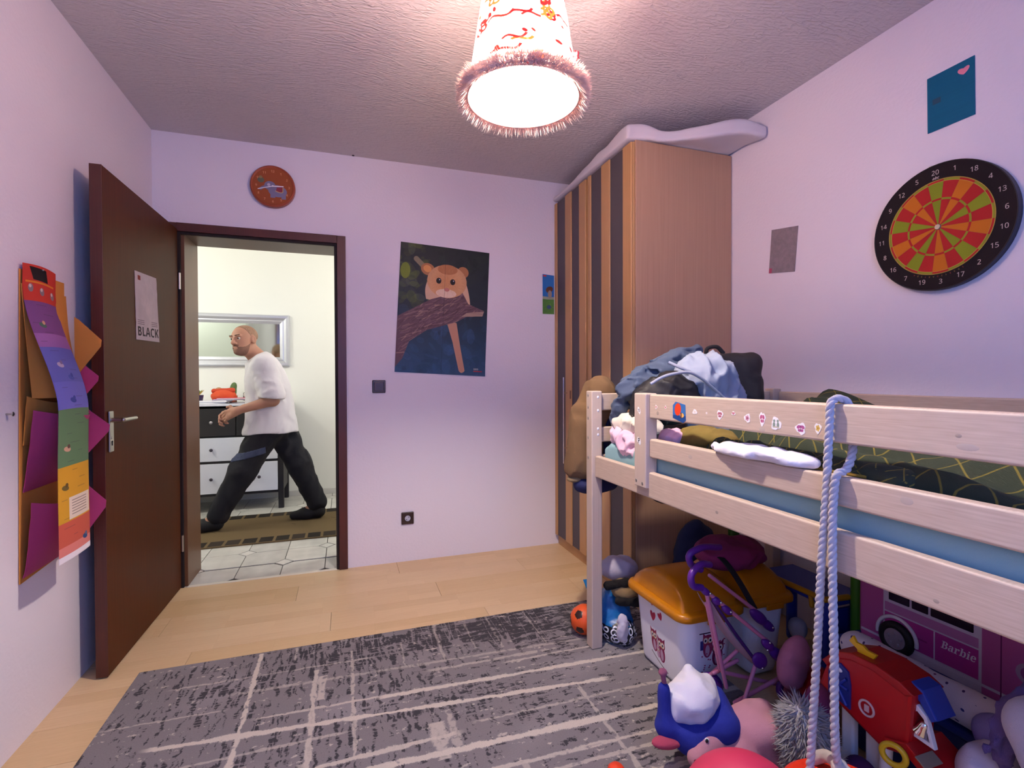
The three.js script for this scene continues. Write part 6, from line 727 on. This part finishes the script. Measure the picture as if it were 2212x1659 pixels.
  part('beard', shell(face, (a, u, s) => { const jaw = Math.max(u + 0.052 - Math.max(0, -a + 0.05) * 0.6, -a + 0.01), lip = Math.hypot((u + 0.059) * 1.6, s) - 0.02, must = Math.max(Math.abs(u + 0.043) - 0.006, Math.abs(s) - 0.028, -a); return Math.min(Math.max(jaw, -lip), must); }, 0.0022, [-0.88, 1.32, -1.16], [-0.58, 1.48, -0.93], 0.0042), std('#866353', { roughness: 0.95 }), t, 'short dark stubble beard');
  for (const s of [-1, 1]) { const e = part('eye', sphere(L(0.079, 0.0105, s * 0.032), 0.0116, 14, 10), std('#cfc4bc', { roughness: 0.3 }), t); part('iris', sphere(L(0.0875, 0.0105, s * 0.032), 0.0066, 10, 8), std('#33241c', { roughness: 0.2 }), e); part('eyebrow', capBar(L(0.0975, 0.0335, s * 0.014), L(0.088, 0.0365, s * 0.048), 0.0032), std('#4b382f', { roughness: 0.95 }), t); }
  part('lips', merge([sphere(L(0.092, -0.058, 0), 0.006, 10, 6).scale(1, 1, 1)]), std('#a5685e', { roughness: 0.5 }), t);
  // clothes
  const shirtF = blend([cap([-0.53, 0.70, -1.13], [-0.56, 1.05, -1.13], 0.18, 0.16), cap([-0.6, 0.70, -1.08], [-0.58, 0.95, -1.1], 0.15, 0.12), ell([-0.585, 1.16, -1.11], [0.14, 0.165, 0.19]), cap(SH, SHr, 0.08, 0.08), cap([-0.635, 1.3, -1.1], [-0.66, 1.345, -1.09], 0.078, 0.07)], 0.07), slv = blend([cap(SH, [-0.515, 1.03, -0.92], 0.082, 0.092), cap(SHr, [-0.6, 1.03, -1.3], 0.082, 0.092)], 0.01);
  part('t_shirt', sdf((x, y, z) => { let b = folds(shirtF, 0.008, 7, [1.2, 0.6, 1.2], 2)(x, y, z); b = Math.max(b, 0.742 + 0.02 * N(x * 5, z * 5) - y, (y - 1.342) * 0.8 + (x + 0.63) * -0.55); let s = folds(slv, 0.006, 10)(x, y, z); s = Math.max(s, 1.012 + (x + 0.5) * -0.1 - y); return smin(b, s, 0.035); }, [-0.84, 0.69, -1.44], [-0.33, 1.4, -0.79], 0.0085), cloth('#d8d3d7', { bumpScale: 0.0004 }), t, 'loose white t-shirt');
  const tr = blend([cap(HIP, KN, 0.118, 0.092), cap(KN, [-0.915, 0.13, -1.09], 0.09, 0.075), cap(HIPr, KNr, 0.118, 0.092), cap(KNr, [-0.225, 0.14, -1.21], 0.09, 0.075), cap([-0.53, 0.8, -1.1], [-0.53, 0.8, -1.16], 0.12, 0.12)], 0.045);
  part('trousers', sdf((x, y, z) => Math.max(folds(tr, 0.011, 8, [1, 0.7, 1], 6)(x, y, z), y - 0.80, 0.055 - y + (x < -0.6 ? 0 : 0.02)), [-1.08, 0.04, -1.4], [-0.1, 0.9, -0.9], 0.011), cloth('#17171f', { sheen: 0.1 }), t, 'baggy dark trousers');
  part('trouser_patch', sdf((x, y, z) => Math.max(Math.abs(folds(tr, 0.011, 8, [1, 0.7, 1], 6)(x, y, z)) - 0.005, Math.abs(y - 0.6 - (x + 0.65) * 0.25) - 0.026, x + 0.57, -1.08 - z), [-0.82, 0.53, -1.08], [-0.52, 0.64, -0.88], 0.006), cloth('#3f4660'), t, 'greyish blue pocket patch');
  const shoe = (a, toe, ty) => part('shoe', sdf((x, y, z) => Math.max(blend([cap([a[0], 0.062, a[2]], [mix(a[0], toe[0], 0.55), 0.055, mix(a[2], toe[2], 0.55)], 0.048, 0.046), cap([mix(a[0], toe[0], 0.5), 0.05, mix(a[2], toe[2], 0.5)], [toe[0], 0.042, toe[2]], 0.046, 0.034), cap([a[0], 0.07, a[2]], [a[0] - 0.005, 0.12, a[2]], 0.044, 0.046)], 0.03)(x, y, z), ty - y), [Math.min(a[0], toe[0]) - 0.08, ty - 0.005, Math.min(a[2], toe[2]) - 0.08], [Math.max(a[0], toe[0]) + 0.08, 0.17, Math.max(a[2], toe[2]) + 0.08], 0.007), std('#141318', { roughness: 0.7 }), t, 'black shoe');
  shoe([-0.93, 0, -1.09], [-1.1, 0, -1.085], 0.011); shoe([-0.21, 0, -1.21], [-0.4, 0, -1.22], 0.011);
}
renderer.render(scene, camera);
